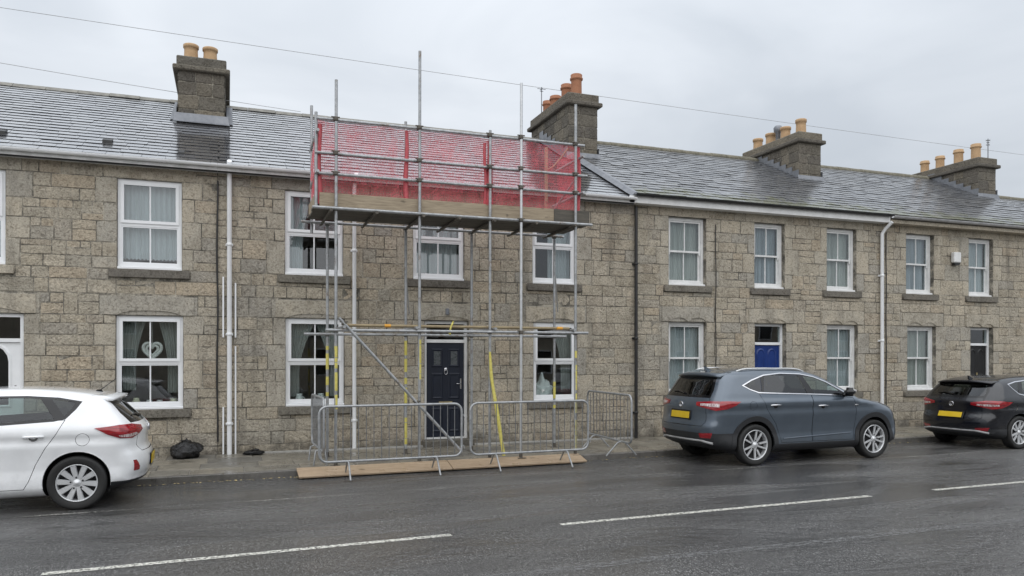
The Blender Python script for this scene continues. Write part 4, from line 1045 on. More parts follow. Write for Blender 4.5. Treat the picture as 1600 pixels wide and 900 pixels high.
mb = MB(); pp = [(4.1, YO - .04, 1.9), (4.12, YO - .05, 1.5), (4.14, YO - .06, 1.35), (4.2, YO - .12, .9), (4.25, YO - .16, .5), (4.29, YO - .2, .18)]
mb.tube([(p[0] - 4.2, p[1] - 12.1, p[2]) for p in pp], [.02, .03, .027, .033, .03, .028], 8); o = mb.build('yellow_sleeve', YTAPE); o.location = (4.2, 12.1, 0); tag(o, 'yellow foam sleeve hanging loose from a scaffold tube right of navy door', 'foam sleeve')

# rubbish bags
BAGM = G('black_bin_bag', (.006, .006, .007), .3, Specular_IOR_Level=.6); p = BAGM.pos(); n = BAGM.noise(p, 11, 6, .7, 1.5); BAGM.bump(n, .8, .03)
def bag(loc, s, seed, label, flat=1.0):
    bm = bmesh.new(); bmesh.ops.create_icosphere(bm, subdivisions=4, radius=1)
    for v in bm.verts:
        c = v.co.copy(); n = mnoise.ridged_multi_fractal(c * 2.6 + Vector((seed, 0, 0)), .9, 2, 5, 1, 2) * .17 - .08 + mnoise.noise(c * 1.3 + Vector((0, seed, 0))) * .25
        k = 1 + n - .1; z = c.z * k * flat
        tie_ = .35 * max(0, 1 - math.hypot(c.x, c.y) * 3) if c.z > 0 and flat > .6 else 0
        v.co = Vector((c.x * k * s * 1.1, c.y * k * s * .85, max(0, (z * .72 + .55 * flat + tie_) * s)))
    mb = MB(); mb.bm(bm, True); b = mb.build('rubbish_bag', BAGM.m)
    mb = MB(); rg = random.Random(seed)
    for i in range(5):
        a = rg.uniform(0, 6.28); mb.tube([(0, 0, s * 1.2 * flat), (.05 * math.cos(a), .05 * math.sin(a), s * (1.32 * flat)), (.1 * math.cos(a), .1 * math.sin(a), s * 1.36 * flat)], [.012, .02, .006], 5)
    mb.build('bag_neck', BAGM.m, b)
    b.location = loc; return tag(b, label, 'rubbish bag', 'black rubbish bags by the wall')
bag((-.64, 14.02, .125), .215, 3, 'full black rubbish bag against the wall behind the white hatchback')
bag((.42, 14.08, .128), .15, 8, 'small slumped black rubbish bag beside the foot of the white downpipe', .42)

# overhead wires
def wire(label, a, b, sag, n=24, r=.009):
    mb = MB(); pts = []
    for i in range(n + 1):
        t = i / n; p = Vector(a).lerp(Vector(b), t); p.z -= sag * 4 * t * (1 - t); pts.append(p - Vector(a))
    mb.tube(pts, r, 5); o = mb.build('overhead_wire', GUTGREY); o.location = a; return tag(o, label, 'wire', 'overhead wires')
wire('long overhead wire running high behind the chimneys', (-14, 21.5, 10.35), (60, 21.5, 9.9), .35, r=.0065)
wire('lower overhead wire crossing the left chimney to the roof ridge', (-9, 15.6, 7.32), (1.6, 18.6, 7.53), .06, r=.0055)
wire('faint overhead wire at the far right behind the last chimney', (22.5, 24, 8.9), (60, 27, 9.6), .3, r=.006)
# leaves in the channel
mb = MB(); rg = random.Random(5)
for i in range(260):
    x = rg.uniform(-1.2, 7.5) if i < 210 else rg.uniform(11, 14); s_ = rg.uniform(.012, .03); y = kerbY(x) - .02 - abs(rg.gauss(0, .05)); a = rg.uniform(0, 6.28)
    mb.add([(x + s_ * math.cos(a + k * PI / 2) * (1 if k % 2 else .6), y + s_ * math.sin(a + k * PI / 2) * (1 if k % 2 else .6), .006 + rg.uniform(0, .01)) for k in range(4)], [(0, 1, 2, 3)])
tag(mb.build('fallen_leaves', varied('leaf_litter', (.42, .3, .1), (.6, .5, .28), .7, 0, 90, 0)), 'small yellow fallen leaves along the kerb channel', 'leaves', kind='stuff')

# the terrace across the road, seen only as reflections
op_ = thing('opposite_terrace', 'stone terrace across the road, mirrored in the ground floor windows', 'house', (6, -11, 0))
OO = (6, -11, 0)
mb = MB(); mb.box(-30, 42, -17, -11, 0, 4.6); mb.build('wall', STONE, op_, OO)
mb = MB(); mb.prismx([(-10.8, 4.6), (-14, 6.6), (-17.2, 4.6)], -30.2, 42.2); mb.build('roof', SLATE, op_, OO)
for k in range(24):
    x = -29 + 3 * k
    for z in (.9, 2.9):
        mb = MB(); frame_ring(mb, x, x + 1, z, z + 1.35, .06, -10.99, -10.94); wd = mb.build('window', UPVC, op_, OO); mb = MB(); mb.box(x + .06, x + .94, -10.985, -10.975, z + .06, z + 1.29); mb.build('pane', CARTINT, wd, OO)

# ================================================================== CARS
def paint(name, col, metal=0.0, rough=.35, film=.45):
    g = G(name, col, rough, metal, Coat_Weight=1.0 if max(col) > .02 else .55, Coat_Roughness=.04)
    p = g.pos(); c = g.mix(.5, col, g.ramp(g.noise(p, 3, 4), [(.3, .82), (.7, 1.12)]), 'MULTIPLY')
    sp = g.n('ShaderNodeSeparateXYZ'); g.l(p, sp.inputs[0])           # road film thrown up along the sills
    fl = g.math('ADD', g.math('MULTIPLY', sp.outputs[2], -1.6), g.math('MULTIPLY', g.noise(p, 7, 5, .7), 1.4))
    c = g.mix(g.ramp(fl, [(-.0, 0), (.5, film)]), c, (.07, .065, .06)); g.col(c)
    drop = g.ramp(g.noise(p, 85, 2, .5), [(.62, 0), (.72, 1)])
    bp = g.n('ShaderNodeBump', i_Strength=.22, i_Distance=.003); g.l(drop, bp.inputs['Height']); g.l(bp.outputs[0], g.b.inputs['Coat Normal'])
    dk = g.n('ShaderNodeBsdfDiffuse'); dk.inputs[0].default_value = (.015, .015, .016, 1)      # trim on the inner face of the shell
    ms = g.n('ShaderNodeMixShader'); ge = g.n('ShaderNodeNewGeometry'); g.l(ge.outputs['Backfacing'], ms.inputs[0]); g.l(g.b.outputs[0], ms.inputs[1]); g.l(dk.outputs[0], ms.inputs[2]); g.l(ms.outputs[0], g.out.inputs[0])
    return g.m
WHITEP = paint('white_car_paint', (.86, .87, .88), film=.2); GREYP = paint('slate_grey_car_paint', (.092, .117, .148), .45, .3, .35); BLACKC = paint('black_car_paint', (.004, .005, .009), .0, .25, .12)
CLAD = varied('grained_cladding', (.018, .019, .021), (.03, .031, .034), .5, 0, 40, .2)
GLOSSB = varied('gloss_black_trim', (.006, .006, .007), (.01, .01, .011), .12, 0, 6, 0)
RUBBER = varied('tyre_rubber', (.012, .012, .012), (.024, .024, .023), .62, 0, 30, .2)
ALLOY = varied('alloy_silver', (.62, .63, .64), (.74, .75, .76), .3, .45, 10, 0)
ALLOYD = varied('alloy_dark', (.02, .02, .022), (.04, .04, .042), .5, .4, 10, 0)  # dark alloy for brake discs and wheel nuts
CHROME = MATS['chrome']
g = G('red_lamp_lens', (.3, .006, .012), .12, Coat_Weight=1, Coat_Roughness=.03); p = g.pos(); sp = g.n('ShaderNodeSeparateXYZ'); g.l(p, sp.inputs[0])
g.col(g.ramp(g.noise(g.pos((4, 4, 30)), 3, 2), [(.3, (.16, .003, .008)), (.7, (.42, .012, .02))])); REDL = g.m
g = G('clear_lamp_lens', (.6, .5, .5), .12, Coat_Weight=1, Coat_Roughness=.03); g.col(g.ramp(g.noise(g.pos((30, 30, 6)), 2, 2), [(.35, (.28, .12, .12)), (.65, (.72, .66, .66))])); CLRL = g.m
g = G('headlamp', (.5, .52, .54), .1, .6, Coat_Weight=1, Coat_Roughness=.02); g.col(g.ramp(g.noise(g.pos(), 25, 2), [(.4, (.12, .12, .13)), (.6, (.7, .72, .74))])); HEADL = g.m
PLATE = varied('yellow_plate', (.62, .42, .015), (.68, .47, .03), .3, 0, 6, 0)
SEATM = varied('seat_fabric', (.03, .03, .032), (.05, .05, .052), .85, 0, 30, .2)

def catmull(pts, n=8, closed=True):
    P = [np.array(p, float) for p in pts]; N = len(P); o = []
    for i in range(N if closed else N - 1):
        p0, p1, p2, p3 = P[i - 1] if closed or i else P[0], P[i], P[(i + 1) % N], P[(i + 2) % N] if closed or i + 2 < N else P[-1]
        for k in range(n):
            t = k / n; o.append(.5 * (2 * p1 + (p2 - p0) * t + (2 * p0 - 5 * p1 + 4 * p2 - p3) * t * t + (3 * p1 - p0 - 3 * p2 + p3) * t ** 3))
    if not closed: o.append(P[-1])
    return np.array(o)
def smooth_table(pairs, lo, hi, n, sig):
    t = np.linspace(lo, hi, n); v = np.interp(t, [a for a, _ in pairs], [b for _, b in pairs]); dx = (hi - lo) / (n - 1); m = int(3 * sig / dx) + 1
    k = np.exp(-.5 * (np.arange(-m, m + 1) * dx / sig) ** 2); k /= k.sum()
    return t, np.convolve(np.pad(v, m, mode='edge'), k, 'valid')
class Field:
    def __init__(s, spec):
        s.sp = spec; s.L = spec['L']; pr = catmull(spec['prof'], 7)
        s.res = .015; s.x0, s.z0 = -.35, -.1; nx = int((s.L + .7) / s.res); nz_ = int(2.1 / s.res)
        X, Z = np.meshgrid(s.x0 + s.res * np.arange(nx), s.z0 + s.res * np.arange(nz_), indexing='ij')
        d2 = np.full(X.shape, 1e9); ins = np.zeros(X.shape, bool)
        for a, b in zip(pr, np.roll(pr, -1, 0)):
            e = b - a; l2 = e @ e + 1e-12; t = np.clip(((X - a[0]) * e[0] + (Z - a[1]) * e[1]) / l2, 0, 1)
            d2 = np.minimum(d2, (X - a[0] - t * e[0]) ** 2 + (Z - a[1] - t * e[1]) ** 2)
            c = (a[1] > Z) != (b[1] > Z); ins ^= c & (X < (b[0] - a[0]) * (Z - a[1]) / (b[1] - a[1] + 1e-12) + a[0])
        s.g = np.where(ins, -1, 1) * np.sqrt(d2)
        s.wt = smooth_table(spec['W'], 0, 2, 401, .014); s.tt = smooth_table(spec['T'], -.3, s.L + .3, 601, .1)
    def __call__(s, P):
        x, y, z = P[..., 0], P[..., 1], P[..., 2]; ay = np.abs(y); sp = s.sp
        q = np.clip(ay / sp['hw'], 0, 1.2)
        wr = np.clip(1 - x / 1.1, 0, 1) ** .6; wf = np.clip((x - s.L + 1.3) / 1.3, 0, 1) ** .6
        xx = x - sp['bow_r'] * q ** 3 * wr + sp['bow_f'] * q ** 2.6 * wf
        zz = z + sp.get('crown', .035) * q * q * np.clip((z - .85) / .4, 0, 1)
        u = np.clip((xx - s.x0) / s.res, 0, s.g.shape[0] - 1.001); v = np.clip((zz - s.z0) / s.res, 0, s.g.shape[1] - 1.001)
        i = u.astype(int); j = v.astype(int); fu = u - i; fv = v - j; G_ = s.g
        a = G_[i, j] * (1 - fu) * (1 - fv) + G_[i + 1, j] * fu * (1 - fv) + G_[i, j + 1] * (1 - fu) * fv + G_[i + 1, j + 1] * fu * fv
        b = ay - np.interp(z, *s.wt) * np.interp(x, *s.tt)
        k = sp.get('k', .13); h = np.maximum(k - np.abs(a - b), 0) / k
        return np.maximum(a, b) + h * h * k * .25
    def grad(s, P, e=.006):
        g = np.stack([(s(P + d) - s(P - d)) / (2 * e) for d in np.eye(3) * e], -1); return g
    def rear(s, y, z):
        xs_ = np.linspace(-.2, 1.5, 600); f = s(np.stack([xs_, np.full(600, y), np.full(600, z)], -1)); return xs_[np.argmax(f < 0)]
    def side(s, x, z):
        ys = np.linspace(1.1, 0, 600); f = s(np.stack([np.full(600, x), ys, np.full(600, z)], -1)); return ys[np.argmax(f < 0)]
    def top(s, x, y):
        zs = np.linspace(1.9, 0, 800); f = s(np.stack([np.full(800, x), np.full(800, y), zs], -1)); return zs[np.argmax(f < 0)]
def surface_nets(f, lo, hi, h):
    n = [int(math.ceil((b - a) / h)) + 1 for a, b in zip(lo, hi)]
    ax = [lo[i] + h * np.arange(n[i]) for i in range(3)]; P = np.stack(np.meshgrid(*ax, indexing='ij'), -1); Fv = f(P); I = Fv < 0
    sh = tuple(k - 1 for k in n); acc = np.zeros(sh + (3,)); cnt = np.zeros(sh)
    sl = lambda d: tuple(slice(d[i], d[i] + sh[i]) for i in range(3))
    cs = [(a, b, c) for a in (0, 1) for b in (0, 1) for c in (0, 1)]
    for a in cs:
        for b in cs:
            if a < b and sum(abs(p - q) for p, q in zip(a, b)) == 1:
                fa, fb = Fv[sl(a)], Fv[sl(b)]; m = (fa < 0) != (fb < 0); t = np.where(m, fa / np.where(m, fa - fb, 1), 0)
                acc += np.where(m[..., None], P[sl(a)] + (P[sl(b)] - P[sl(a)]) * t[..., None], 0); cnt += m
    idx = -np.ones(sh, int); m = cnt > 0; idx[m] = np.arange(m.sum()); V = acc[m] / cnt[m][:, None]
    Q = []
    for axx in range(3):
        d = [0, 0, 0]; d[axx] = 1; b, c = [(1, 2), (2, 0), (0, 1)][axx]
        A = I[tuple(slice(0, n[i] - d[i]) for i in range(3))]; B = I[tuple(slice(d[i], n[i]) for i in range(3))]
        for i, j, k in np.argwhere(A != B):
            p = [i, j, k]
            if p[b] < 1 or p[c] < 1 or p[b] >= sh[b] or p[c] >= sh[c]: continue
            def ce(db, dc): q = list(p); q[b] += db; q[c] += dc; return idx[tuple(q)]
            q = (ce(-1, -1), ce(0, -1), ce(0, 0), ce(-1, 0)); Q.append(q if A[i, j, k] else q[::-1])
    for _ in range(4):
        g = f.grad(V); V = V - (f(V) / np.maximum((g * g).sum(-1), .05))[:, None] * g
    return V, Q
def inpoly(x, y, poly):
    r = False; n = len(poly)
    for i in range(n):
        (xa, ya), (xb, yb) = poly[i], poly[i - 1]
        if (ya > y) != (yb > y) and x < (xb - xa) * (y - ya) / (yb - ya) + xa: r = not r
    return r
def inset(poly, d):
    n = len(poly); ar = sum(poly[i - 1][0] * poly[i][1] - poly[i][0] * poly[i - 1][1] for i in range(n)); sg = 1 if ar > 0 else -1; o = []
    for i in range(n):
        p = Vector(poly[i]); a = (p - Vector(poly[i - 1])).normalized(); b = (Vector(poly[(i + 1) % n]) - p).normalized()
        na, nb = Vector((-a.y, a.x)) * sg, Vector((-b.y, b.x)) * sg; m = (na + nb)
        m = m / max(.35, m.length_squared / 2); o.append((p.x + m.x * d, p.y + m.y * d))
    return o
def cut(bm, poly, U, V, D, thr=.2, dmin=None):
    """knife the outline poly (in axes U,V, seen along -D) into the shell; returns the faces inside it"""
    U, V, D = Vector(U), Vector(V), Vector(D); lo = [min(p[i] for p in poly) - .07 for i in (0, 1)]; hi = [max(p[i] for p in poly) + .07 for i in (0, 1)]
    def ok(f):
        if f.normal.dot(D) < thr: return False
        c = f.calc_center_median()
        if dmin is not None and c.dot(D) < dmin: return False
        a, b = c.dot(U), c.dot(V); return lo[0] < a < hi[0] and lo[1] < b < hi[1]
    fs = [f for f in bm.faces if ok(f)]
    for i in range(len(poly)):
        p, q = poly[i - 1], poly[i]; d = (q[0] - p[0], q[1] - p[1])
        if abs(d[0]) + abs(d[1]) < 1e-6: continue
        a0, a1 = min(p[0], q[0]) - .08, max(p[0], q[0]) + .08; b0, b1 = min(p[1], q[1]) - .08, max(p[1], q[1]) + .08
        fs = [f for f in fs if f.is_valid]; near = []
        for f in fs:
            c = f.calc_center_median(); u_, v_ = c.dot(U), c.dot(V)
            if a0 < u_ < a1 and b0 < v_ < b1: near.append(f)
        es = {e for f in near for e in f.edges}; vs = {v for f in near for v in f.verts}
        r_ = bmesh.ops.bisect_plane(bm, geom=list(vs) + list(es) + near, dist=1e-5, plane_co=U * p[0] + V * p[1], plane_no=(U * -d[1] + V * d[0]).normalized())
        ns = set(near); fs = [f for f in fs if f not in ns] + [e for e in r_['geom'] if isinstance(e, bmesh.types.BMFace)]
    res = []
    for f in set(fs):
        if f.is_valid and ok(f):
            c = f.calc_center_median()
            if inpoly(c.dot(U), c.dot(V), poly): res.append(f)
    return res
def to_obj(V, Fc, N, name, mat, parent):
    me = bpy.data.meshes.new(name); me.from_pydata(V, [], Fc); me.materials.append(mat); me.polygons.foreach_set('use_smooth', [True] * len(Fc))
    me.normals_split_custom_set_from_vertices([tuple(n) for n in N]); return link(name, me, parent)
def extract(bm, faces, fld, name, mat, parent, offset=0.0, rim=0.0, keep=False):
    faces = [f for f in faces if f.is_valid]
    if not faces: return None
    vs = list({v for f in faces for v in f.verts}); ix = {v: i for i, v in enumerate(vs)}
    P = np.array([v.co[:] for v in vs]); g = fld.grad(P); N = g / np.maximum(np.linalg.norm(g, axis=1), 1e-6)[:, None]
    V = [tuple(p) for p in P + N * offset]; Fc = [[ix[v] for v in f.verts] for f in faces]; NN = [tuple(n) for n in N]
    if rim:
        ed = {}
        for f in Fc:
            for a, b in zip(f, f[1:] + f[:1]): ed[(a, b)] = 1
        for (a, b) in list(ed):
            if (b, a) not in ed:
                i = len(V); pa, pb = Vector(V[a]), Vector(V[b]); na, nb = Vector(N[a]), Vector(N[b]); out_ = (pb - pa).cross(na).normalized()
                V += [tuple(pa), tuple(pb), tuple(pb - nb * rim), tuple(pa - na * rim)]; NN += [tuple(out_)] * 4; Fc.append([i + 1, i, i + 3, i + 2])
    if not keep: bmesh.ops.delete(bm, geom=faces, context='FACES')
    return to_obj(V, Fc, NN, name, mat, parent)
def sub_bm(bm, faces):
    nb = bmesh.new(); mp_ = {}
    for f in faces:
        nb.faces.new([mp_.setdefault(v, None) or mp_.__setitem__(v, nb.verts.new(v.co)) or mp_[v] for v in f.verts])
    nb.normal_update(); bmesh.ops.delete(bm, geom=faces, context='FACES'); return nb
def rbox(x0, x1, y0, y1, z0, z1, b):
    bm = bmesh.new(); bmesh.ops.create_cube(bm, size=1)
    for v in bm.verts: v.co = Vector(((x0 + x1) / 2 + v.co.x * (x1 - x0), (y0 + y1) / 2 + v.co.y * (y1 - y0), (z0 + z1) / 2 + v.co.z * (z1 - z0)))
    bmesh.ops.bevel(bm, geom=bm.edges[:], offset=b, segments=3, affect='EDGES'); mb = MB(); mb.bm(bm, True); return mb

def wheel(car, x, yo, s, Rw, spokes, style):
    w_ = link('wheel', None, car, (x, 0, 0)); rr = Rw * style['rim']
    L = lambda pr: [(r_, s * (yo + h)) for r_, h in pr]
    c = (0, 0, Rw)
    mb = MB(); mb.lathe(L([(rr * .98, -.2), (Rw * .93, -.208), (Rw * .985, -.19), (Rw, -.16), (Rw, -.045), (Rw * .988, -.02), (Rw * .95, -.004), (Rw * .9, 0), (rr * 1.06, -.006), (rr * .99, -.02)]), c, 40, 'y'); mb.build('tyre', RUBBER, w_)
    mb = MB(); mb.lathe(L([(rr * 1.0, -.018), (rr * .985, -.008), (rr * .945, -.012), (rr * .93, -.03), (rr * .9, -.1)]), c, 40, 'y'); mb.build('rim', ALLOY, w_)
    mb = MB(); mb.lathe(L([(rr * .93, -.09), (.001, -.09)]), c, 30, 'y'); mb.lathe(L([(rr * .7, -.075), (rr * .3, -.07), (.001, -.07)]), c, 24, 'y'); mb.build('brake_disc', ALLOYD, w_)
    for k in range(spokes):
        a = 2 * PI * k / spokes + style.get('ph', .3); tw = style.get('twin', 0); a += tw * (1 if k % 2 else -1)
        mb = MB(); ra, rb = rr * .16, rr * .95; wa, wb = style['w']
        prof = [(ra, wa * .8, -.03), (ra + (rb - ra) * .5, (wa + wb) / 2, -.022), (rb, wb, -.016)]
        V = []
        for r_, w2, h in prof:
            for dw, dh in ((-w2, -.02), (-w2 * .75, 0), (w2 * .75, 0), (w2, -.02)):
                V.append((r_ * math.cos(a) - dw * math.sin(a), s * (yo + h + dh), Rw + r_ * math.sin(a) + dw * math.cos(a)))
        mb.add(V, [(i * 4 + j, i * 4 + j + 1, i * 4 + j + 5, i * 4 + j + 4) for i in range(2) for j in range(3)]); mb.build('spoke', ALLOY, w_)
    mb = MB(); mb.lathe(L([(rr * .2, -.045), (rr * .2, -.026), (rr * .16, -.02), (rr * .11, -.02), (rr * .1, -.014), (.001, -.012)]), c, 20, 'y')
    mb.build('hub_cap', ALLOY, w_)
    for k in range(5):
        a = 2 * PI * k / 5 + .2; mb = MB(); mb.lathe(L([(.011, -.04), (.011, -.018), (.001, -.016)]), (rr * .3 * math.cos(a), 0, Rw + rr * .3 * math.sin(a)), 6, 'y'); mb.build('wheel_nut', ALLOYD, w_)
    return w_
SX, SZ = (1, 0, 0), (0, 0, 1)
def build_car(sp, label, loc, rotz, body, group):
    car = thing('parked_car', label, 'car', loc, rotz, group); fld = Field(sp)
    L, hw = sp['L'], sp['hw']
    V, Q = surface_nets(fld, (-.1, -hw - .12, .08), (L + .1, hw + .12, sp['H'] + .1), .045)
    bm = bmesh.new(); bv = [bm.verts.new(v) for v in V]
    for q in Q:
        try: bm.faces.new([bv[i] for i in q])
        except ValueError: pass
    bm.normal_update()
    if sum(f.normal.dot(f.calc_center_median() - Vector((L / 2, 0, .8))) for f in bm.faces) < 0:
        bmesh.ops.reverse_faces(bm, faces=bm.faces[:]); bm.normal_update()
    Rw, Ra = sp['Rw'], sp['Ra']
    for s in (1, -1):
        D = (0, s, 0)
        for wx in sp['wheels']:
            ar = [(wx + Ra * math.cos(R(a)), Rw + .015 + Ra * math.sin(R(a))) for a in range(-30, 211, 10)]
            if sp.get('arch'):
                ro = Ra + sp['arch']; po = [(wx + ro, .1)] + [(wx + ro * math.cos(R(a)), Rw + .015 + ro * math.sin(R(a))) for a in range(0, 181, 10)] + [(wx - ro, .1)]
                big = cut(bm, po, SX, SZ, D, .25, 0)
                cl_ = sub_bm(bm, big); hole = cut(cl_, ar, SX, SZ, D, .15, 0); bmesh.ops.delete(cl_, geom=hole, context='FACES')
                extract(cl_, cl_.faces[:], fld, 'arch_cladding', CLAD, car, .012, .03); cl_.free()
            else:
                hole = cut(bm, ar, SX, SZ, D, .15, 0); bmesh.ops.delete(bm, geom=hole, context='FACES')
                mb = MB(); pts = [(wx + (Ra + .004) * math.cos(R(a)), s * (fld.side(wx + (Ra + .004) * math.cos(R(a)), max(.26, Rw + .015 + Ra * math.sin(R(a)))) - .006), Rw + .015 + (Ra + .004) * math.sin(R(a))) for a in range(-10, 191, 8)]
                mb.tube(pts, .009, 6); mb.build('arch_lip', body, car)
            mb = MB(); n = 20; VV = []
            for i in range(n + 1):
                a = R(-25 + 230 * i / n); x, z = wx + Ra * math.cos(a), Rw + .015 + Ra * math.sin(a); yo = s * (hw - .09); VV += [(x, yo, z), (x, s * .5, z)]
            mb.add(VV, [(2 * i, 2 * i + 1, 2 * i + 3, 2 * i + 2) for i in range(n)], True); m_ = len(VV)
            mb.add([(wx, s * .5, Rw)] + [VV[2 * i + 1] for i in range(n + 1)], [(0, i + 1, i + 2) for i in range(n)]); mb.build('wheel_arch_liner', CLAD, car, fix=False)
            wheel(car, wx, sp['ty'], s, Rw, sp['spokes'], sp['wheel_style'])
        # side glass
        dlo = cut(bm, sp['dlo'], SX, SZ, D, .15, 0); tb = sub_bm(bm, dlo)
        for i, pn in enumerate(sp['panes']):
            pf = cut(tb, pn, SX, SZ, D, .05, 0); extract(tb, pf, fld, 'side_window', sp['glass'][i], car, -.004)
        if sp.get('chrome'):
            inn = set(cut(tb, inset(sp['dlo'], .017), SX, SZ, D, .05, 0)); extract(tb, [f for f in tb.faces if f not in inn], fld, 'chrome_strip', CHROME, car, .005, .012)
        extract(tb, tb.faces[:], fld, 'window_trim', GLOSSB, car, .0); tb.free()
    # glass front and back: outline in (y,z)
    for nm, pts, D, nx, gm in (('rear_window', sp['rear_glass'], (-1, 0, .25), -1, CARTINT), ('windscreen', sp['screen'], (1, 0, .35), 1, CARGLASS)):
        full = [(y, z) for y, z in pts] + [(-y, z) for y, z in reversed(pts)]
        fs = cut(bm, full, (0, 1, 0), SZ, D, .15, None)
        fs = [f for f in fs if f.is_valid and (f.calc_center_median().x < 1.2 if nx < 0 else f.calc_center_median().x > 1.8)]
        tb = sub_bm(bm, fs); inn = cut(tb, inset(full, .045), (0, 1, 0), SZ, D, .0, None); extract(tb, inn, fld, nm, gm, car, -.003); extract(tb, tb.faces[:], fld, nm + '_border', GLOSSB, car); tb.free()
    # lamps
    for s in (1, -1):
        Dd = Vector((-1, s, 0)).normalized(); Ut = Vector((1, s, 0)).normalized()
        fs = cut(bm, sp['tail'], Ut, SZ, Dd, .12, .1); tb = sub_bm(bm, fs)
        fi = cut(tb, sp['tail_clear'], Ut, SZ, Dd, .05); extract(tb, fi, fld, 'clear_lens', CLRL, car, .014, .012)
        extract(tb, tb.faces[:], fld, 'tail_lamp', REDL, car, .01, .03); tb.free()
        Dd = Vector((1, s, 0)).normalized(); Ut = Vector((-1, s, 0)).normalized()
        fs = cut(bm, [(t - L * .70711, z) for t, z in sp['head']], Ut, SZ, Dd, .12); extract(bm, fs, fld, 'headlamp', HEADL, car, .008, .03)
        fs = cut(bm, sp['reflector'] if s > 0 else [(-y, z) for y, z in sp['reflector']], (0, 1, 0), SZ, (-1, 0, 0), .1); extract(bm, [f for f in fs if f.calc_center_median().x < .8], fld, 'rear_reflector', REDL, car, .006, .02)
    # lower cladding
    if sp.get('clad'):
        fs = cut(bm, [(-1.2, .0), (1.2, .0), (1.2, sp['clad'][0]), (-1.2, sp['clad'][0])], (0, 1, 0), SZ, (-1, 0, 0), .12); extract(bm, [f for f in fs if f.calc_center_median().x < 1.2], fld, 'bumper_cladding', CLAD, car, .006, .02)
        xa_ = sp['wheels'][0] - Ra * .7
        for s in (1, -1):
            fs = cut(bm, [(-.1, .0), (xa_, .0), (xa_, sp['clad'][0]), (-.1, sp['clad'][0])], SX, SZ, (0, s, 0), .05, 0); extract(bm, fs, fld, 'bumper_cladding', CLAD, car, .006, .02)
            if sp['clad'][1] < .05: continue
            fs = cut(bm, [(.2, .0), (L - .1, .0), (L - .1, sp['clad'][1]), (.2, sp['clad'][1])], SX, SZ, (0, s, 0), .12, 0); extract(bm, fs, fld, 'sill_cladding', CLAD, car, .006, .02)
    # tailgate and doors with shut lines
    def panel(poly, U, D, name, dmin=None, test=None):
        fo = cut(bm, poly, U, SZ, D, .1, dmin); fo = [f for f in fo if test is None or test(f)]
        fi = set(cut(bm, inset(poly, .0065), U, SZ, D, .1, dmin)); fi = {f for f in fi if f.is_valid and (test is None or test(f))}
        ring = [f for f in bm.faces if f.normal.dot(Vector(D)) > .1 and f not in fi and (dmin is None or f.calc_center_median().dot(Vector(D)) > dmin) and (test is None or test(f)) and inpoly(f.calc_center_median().dot(Vector(U)), f.calc_center_median().z, poly)]
        extract(bm, ring, fld, 'shut_line', GLOSSB, car, -.008)
        return extract(bm, list(fi), fld, name, body, car)
    tg = sp['tailgate']; panel(tg + [(-y, z) for y, z in reversed(tg)], (0, 1, 0), (-1, 0, 0), 'tailgate', None, lambda f: f.calc_center_median().x < .9)
    for s in (1, -1):
        for dp in sp['doors']:
            dr = panel(dp, SX, (0, s, 0), 'door', 0)
            hx, hz = sp['handles'][sp['doors'].index(dp)]; y = s * fld.side(hx, hz)
            mb = MB(); mb.tube([(hx - .1, y, hz), (hx - .085, y + s * .028, hz + .004), (hx, y + s * .034, hz + .006), (hx + .085, y + s * .028, hz + .004), (hx + .1, y, hz)], [.012, .014, .014, .014, .012], 8); mb.build('handle', sp['handle_mat'] or body, dr)
            mb = MB(); mb.lathe([(.05, .002), (.03, -.004), (.001, -.012)], (hx, y, hz), 14, 'y'); mb.build('handle_recess', GLOSSB, dr)
        fx, fz = sp['fuel']; y = fld.side(fx, fz)
        if s == sp['fuel_side']:
            fs = cut(bm, arc(fx, fz, .075, 0, 345, 23), SX, SZ, (0, s, 0), .1, 0); fi = set(cut(bm, arc(fx, fz, .07, 0, 345, 23), SX, SZ, (0, s, 0), .1, 0)); fi = [f for f in fi if f.is_valid]
            extract(bm, fi, fld, 'fuel_flap', body, car); rg_ = [f for f in bm.faces if f.normal.y * s > .1 and f.calc_center_median().y * s > 0 and math.hypot(f.calc_center_median().x - fx, f.calc_center_median().z - fz) < .0745]
            extract(bm, rg_, fld, 'shut_line', GLOSSB, car, -.005)
        mx_, mz = sp['mirror']; y = fld.side(mx_, mz)
        mb = rbox(mx_ - .06, mx_ + .1, min(s * (y + .05), s * (y + .25)), max(s * (y + .05), s * (y + .25)), mz, mz + .15, .05); mm = mb.build('door_mirror', body if not sp.get('chrome') else GLOSSB, car)
        mb = rbox(mx_, mx_ + .07, min(s * (y - .04), s * (y + .08)), max(s * (y - .04), s * (y + .08)), mz - .01, mz + .05, .02); mb.build('mirror_arm', GLOSSB, mm)
    extract(bm, bm.faces[:], fld, 'body', body, car); bm.free()
    if sp.get('rails'):
        for s in (1, -1):
            mb = MB(); pts = []
            for i in range(15):
                x = .75 + 1.45 * i / 14; y = .60 - .02 * abs(i - 7) / 7; e = min(i, 14 - i); pts.append((x, s * y, fld.top(x, y) + (.0 if e == 0 else .022 if e == 1 else .028)))
            mb.tube(pts, .013, 8); mb.build('roof_rail', ALLOY, car)
            x, z = 3.12, .97; y = fld.side(x, z); mb = rbox(x - .045, x + .045, min(s * (y - .01), s * (y + .007)), max(s * (y - .01), s * (y + .007)), z - .016, z + .016, .008); mb.build('side_repeater', HEADL, car)
            mb = MB(); mb.tube([(x, s * (fld.side(x, .43) + .001), .43 + .035 * (x - 1.5)) for x in [1.5 + .1 * i for i in range(16)]], .011, 6); mb.build('door_trim', body, car)
    # spoiler, wiper, aerial, plate, badge, exhaust trim
    yw, z0, x0 = sp['spoiler']; mb = MB(); VV = []
    n = 16
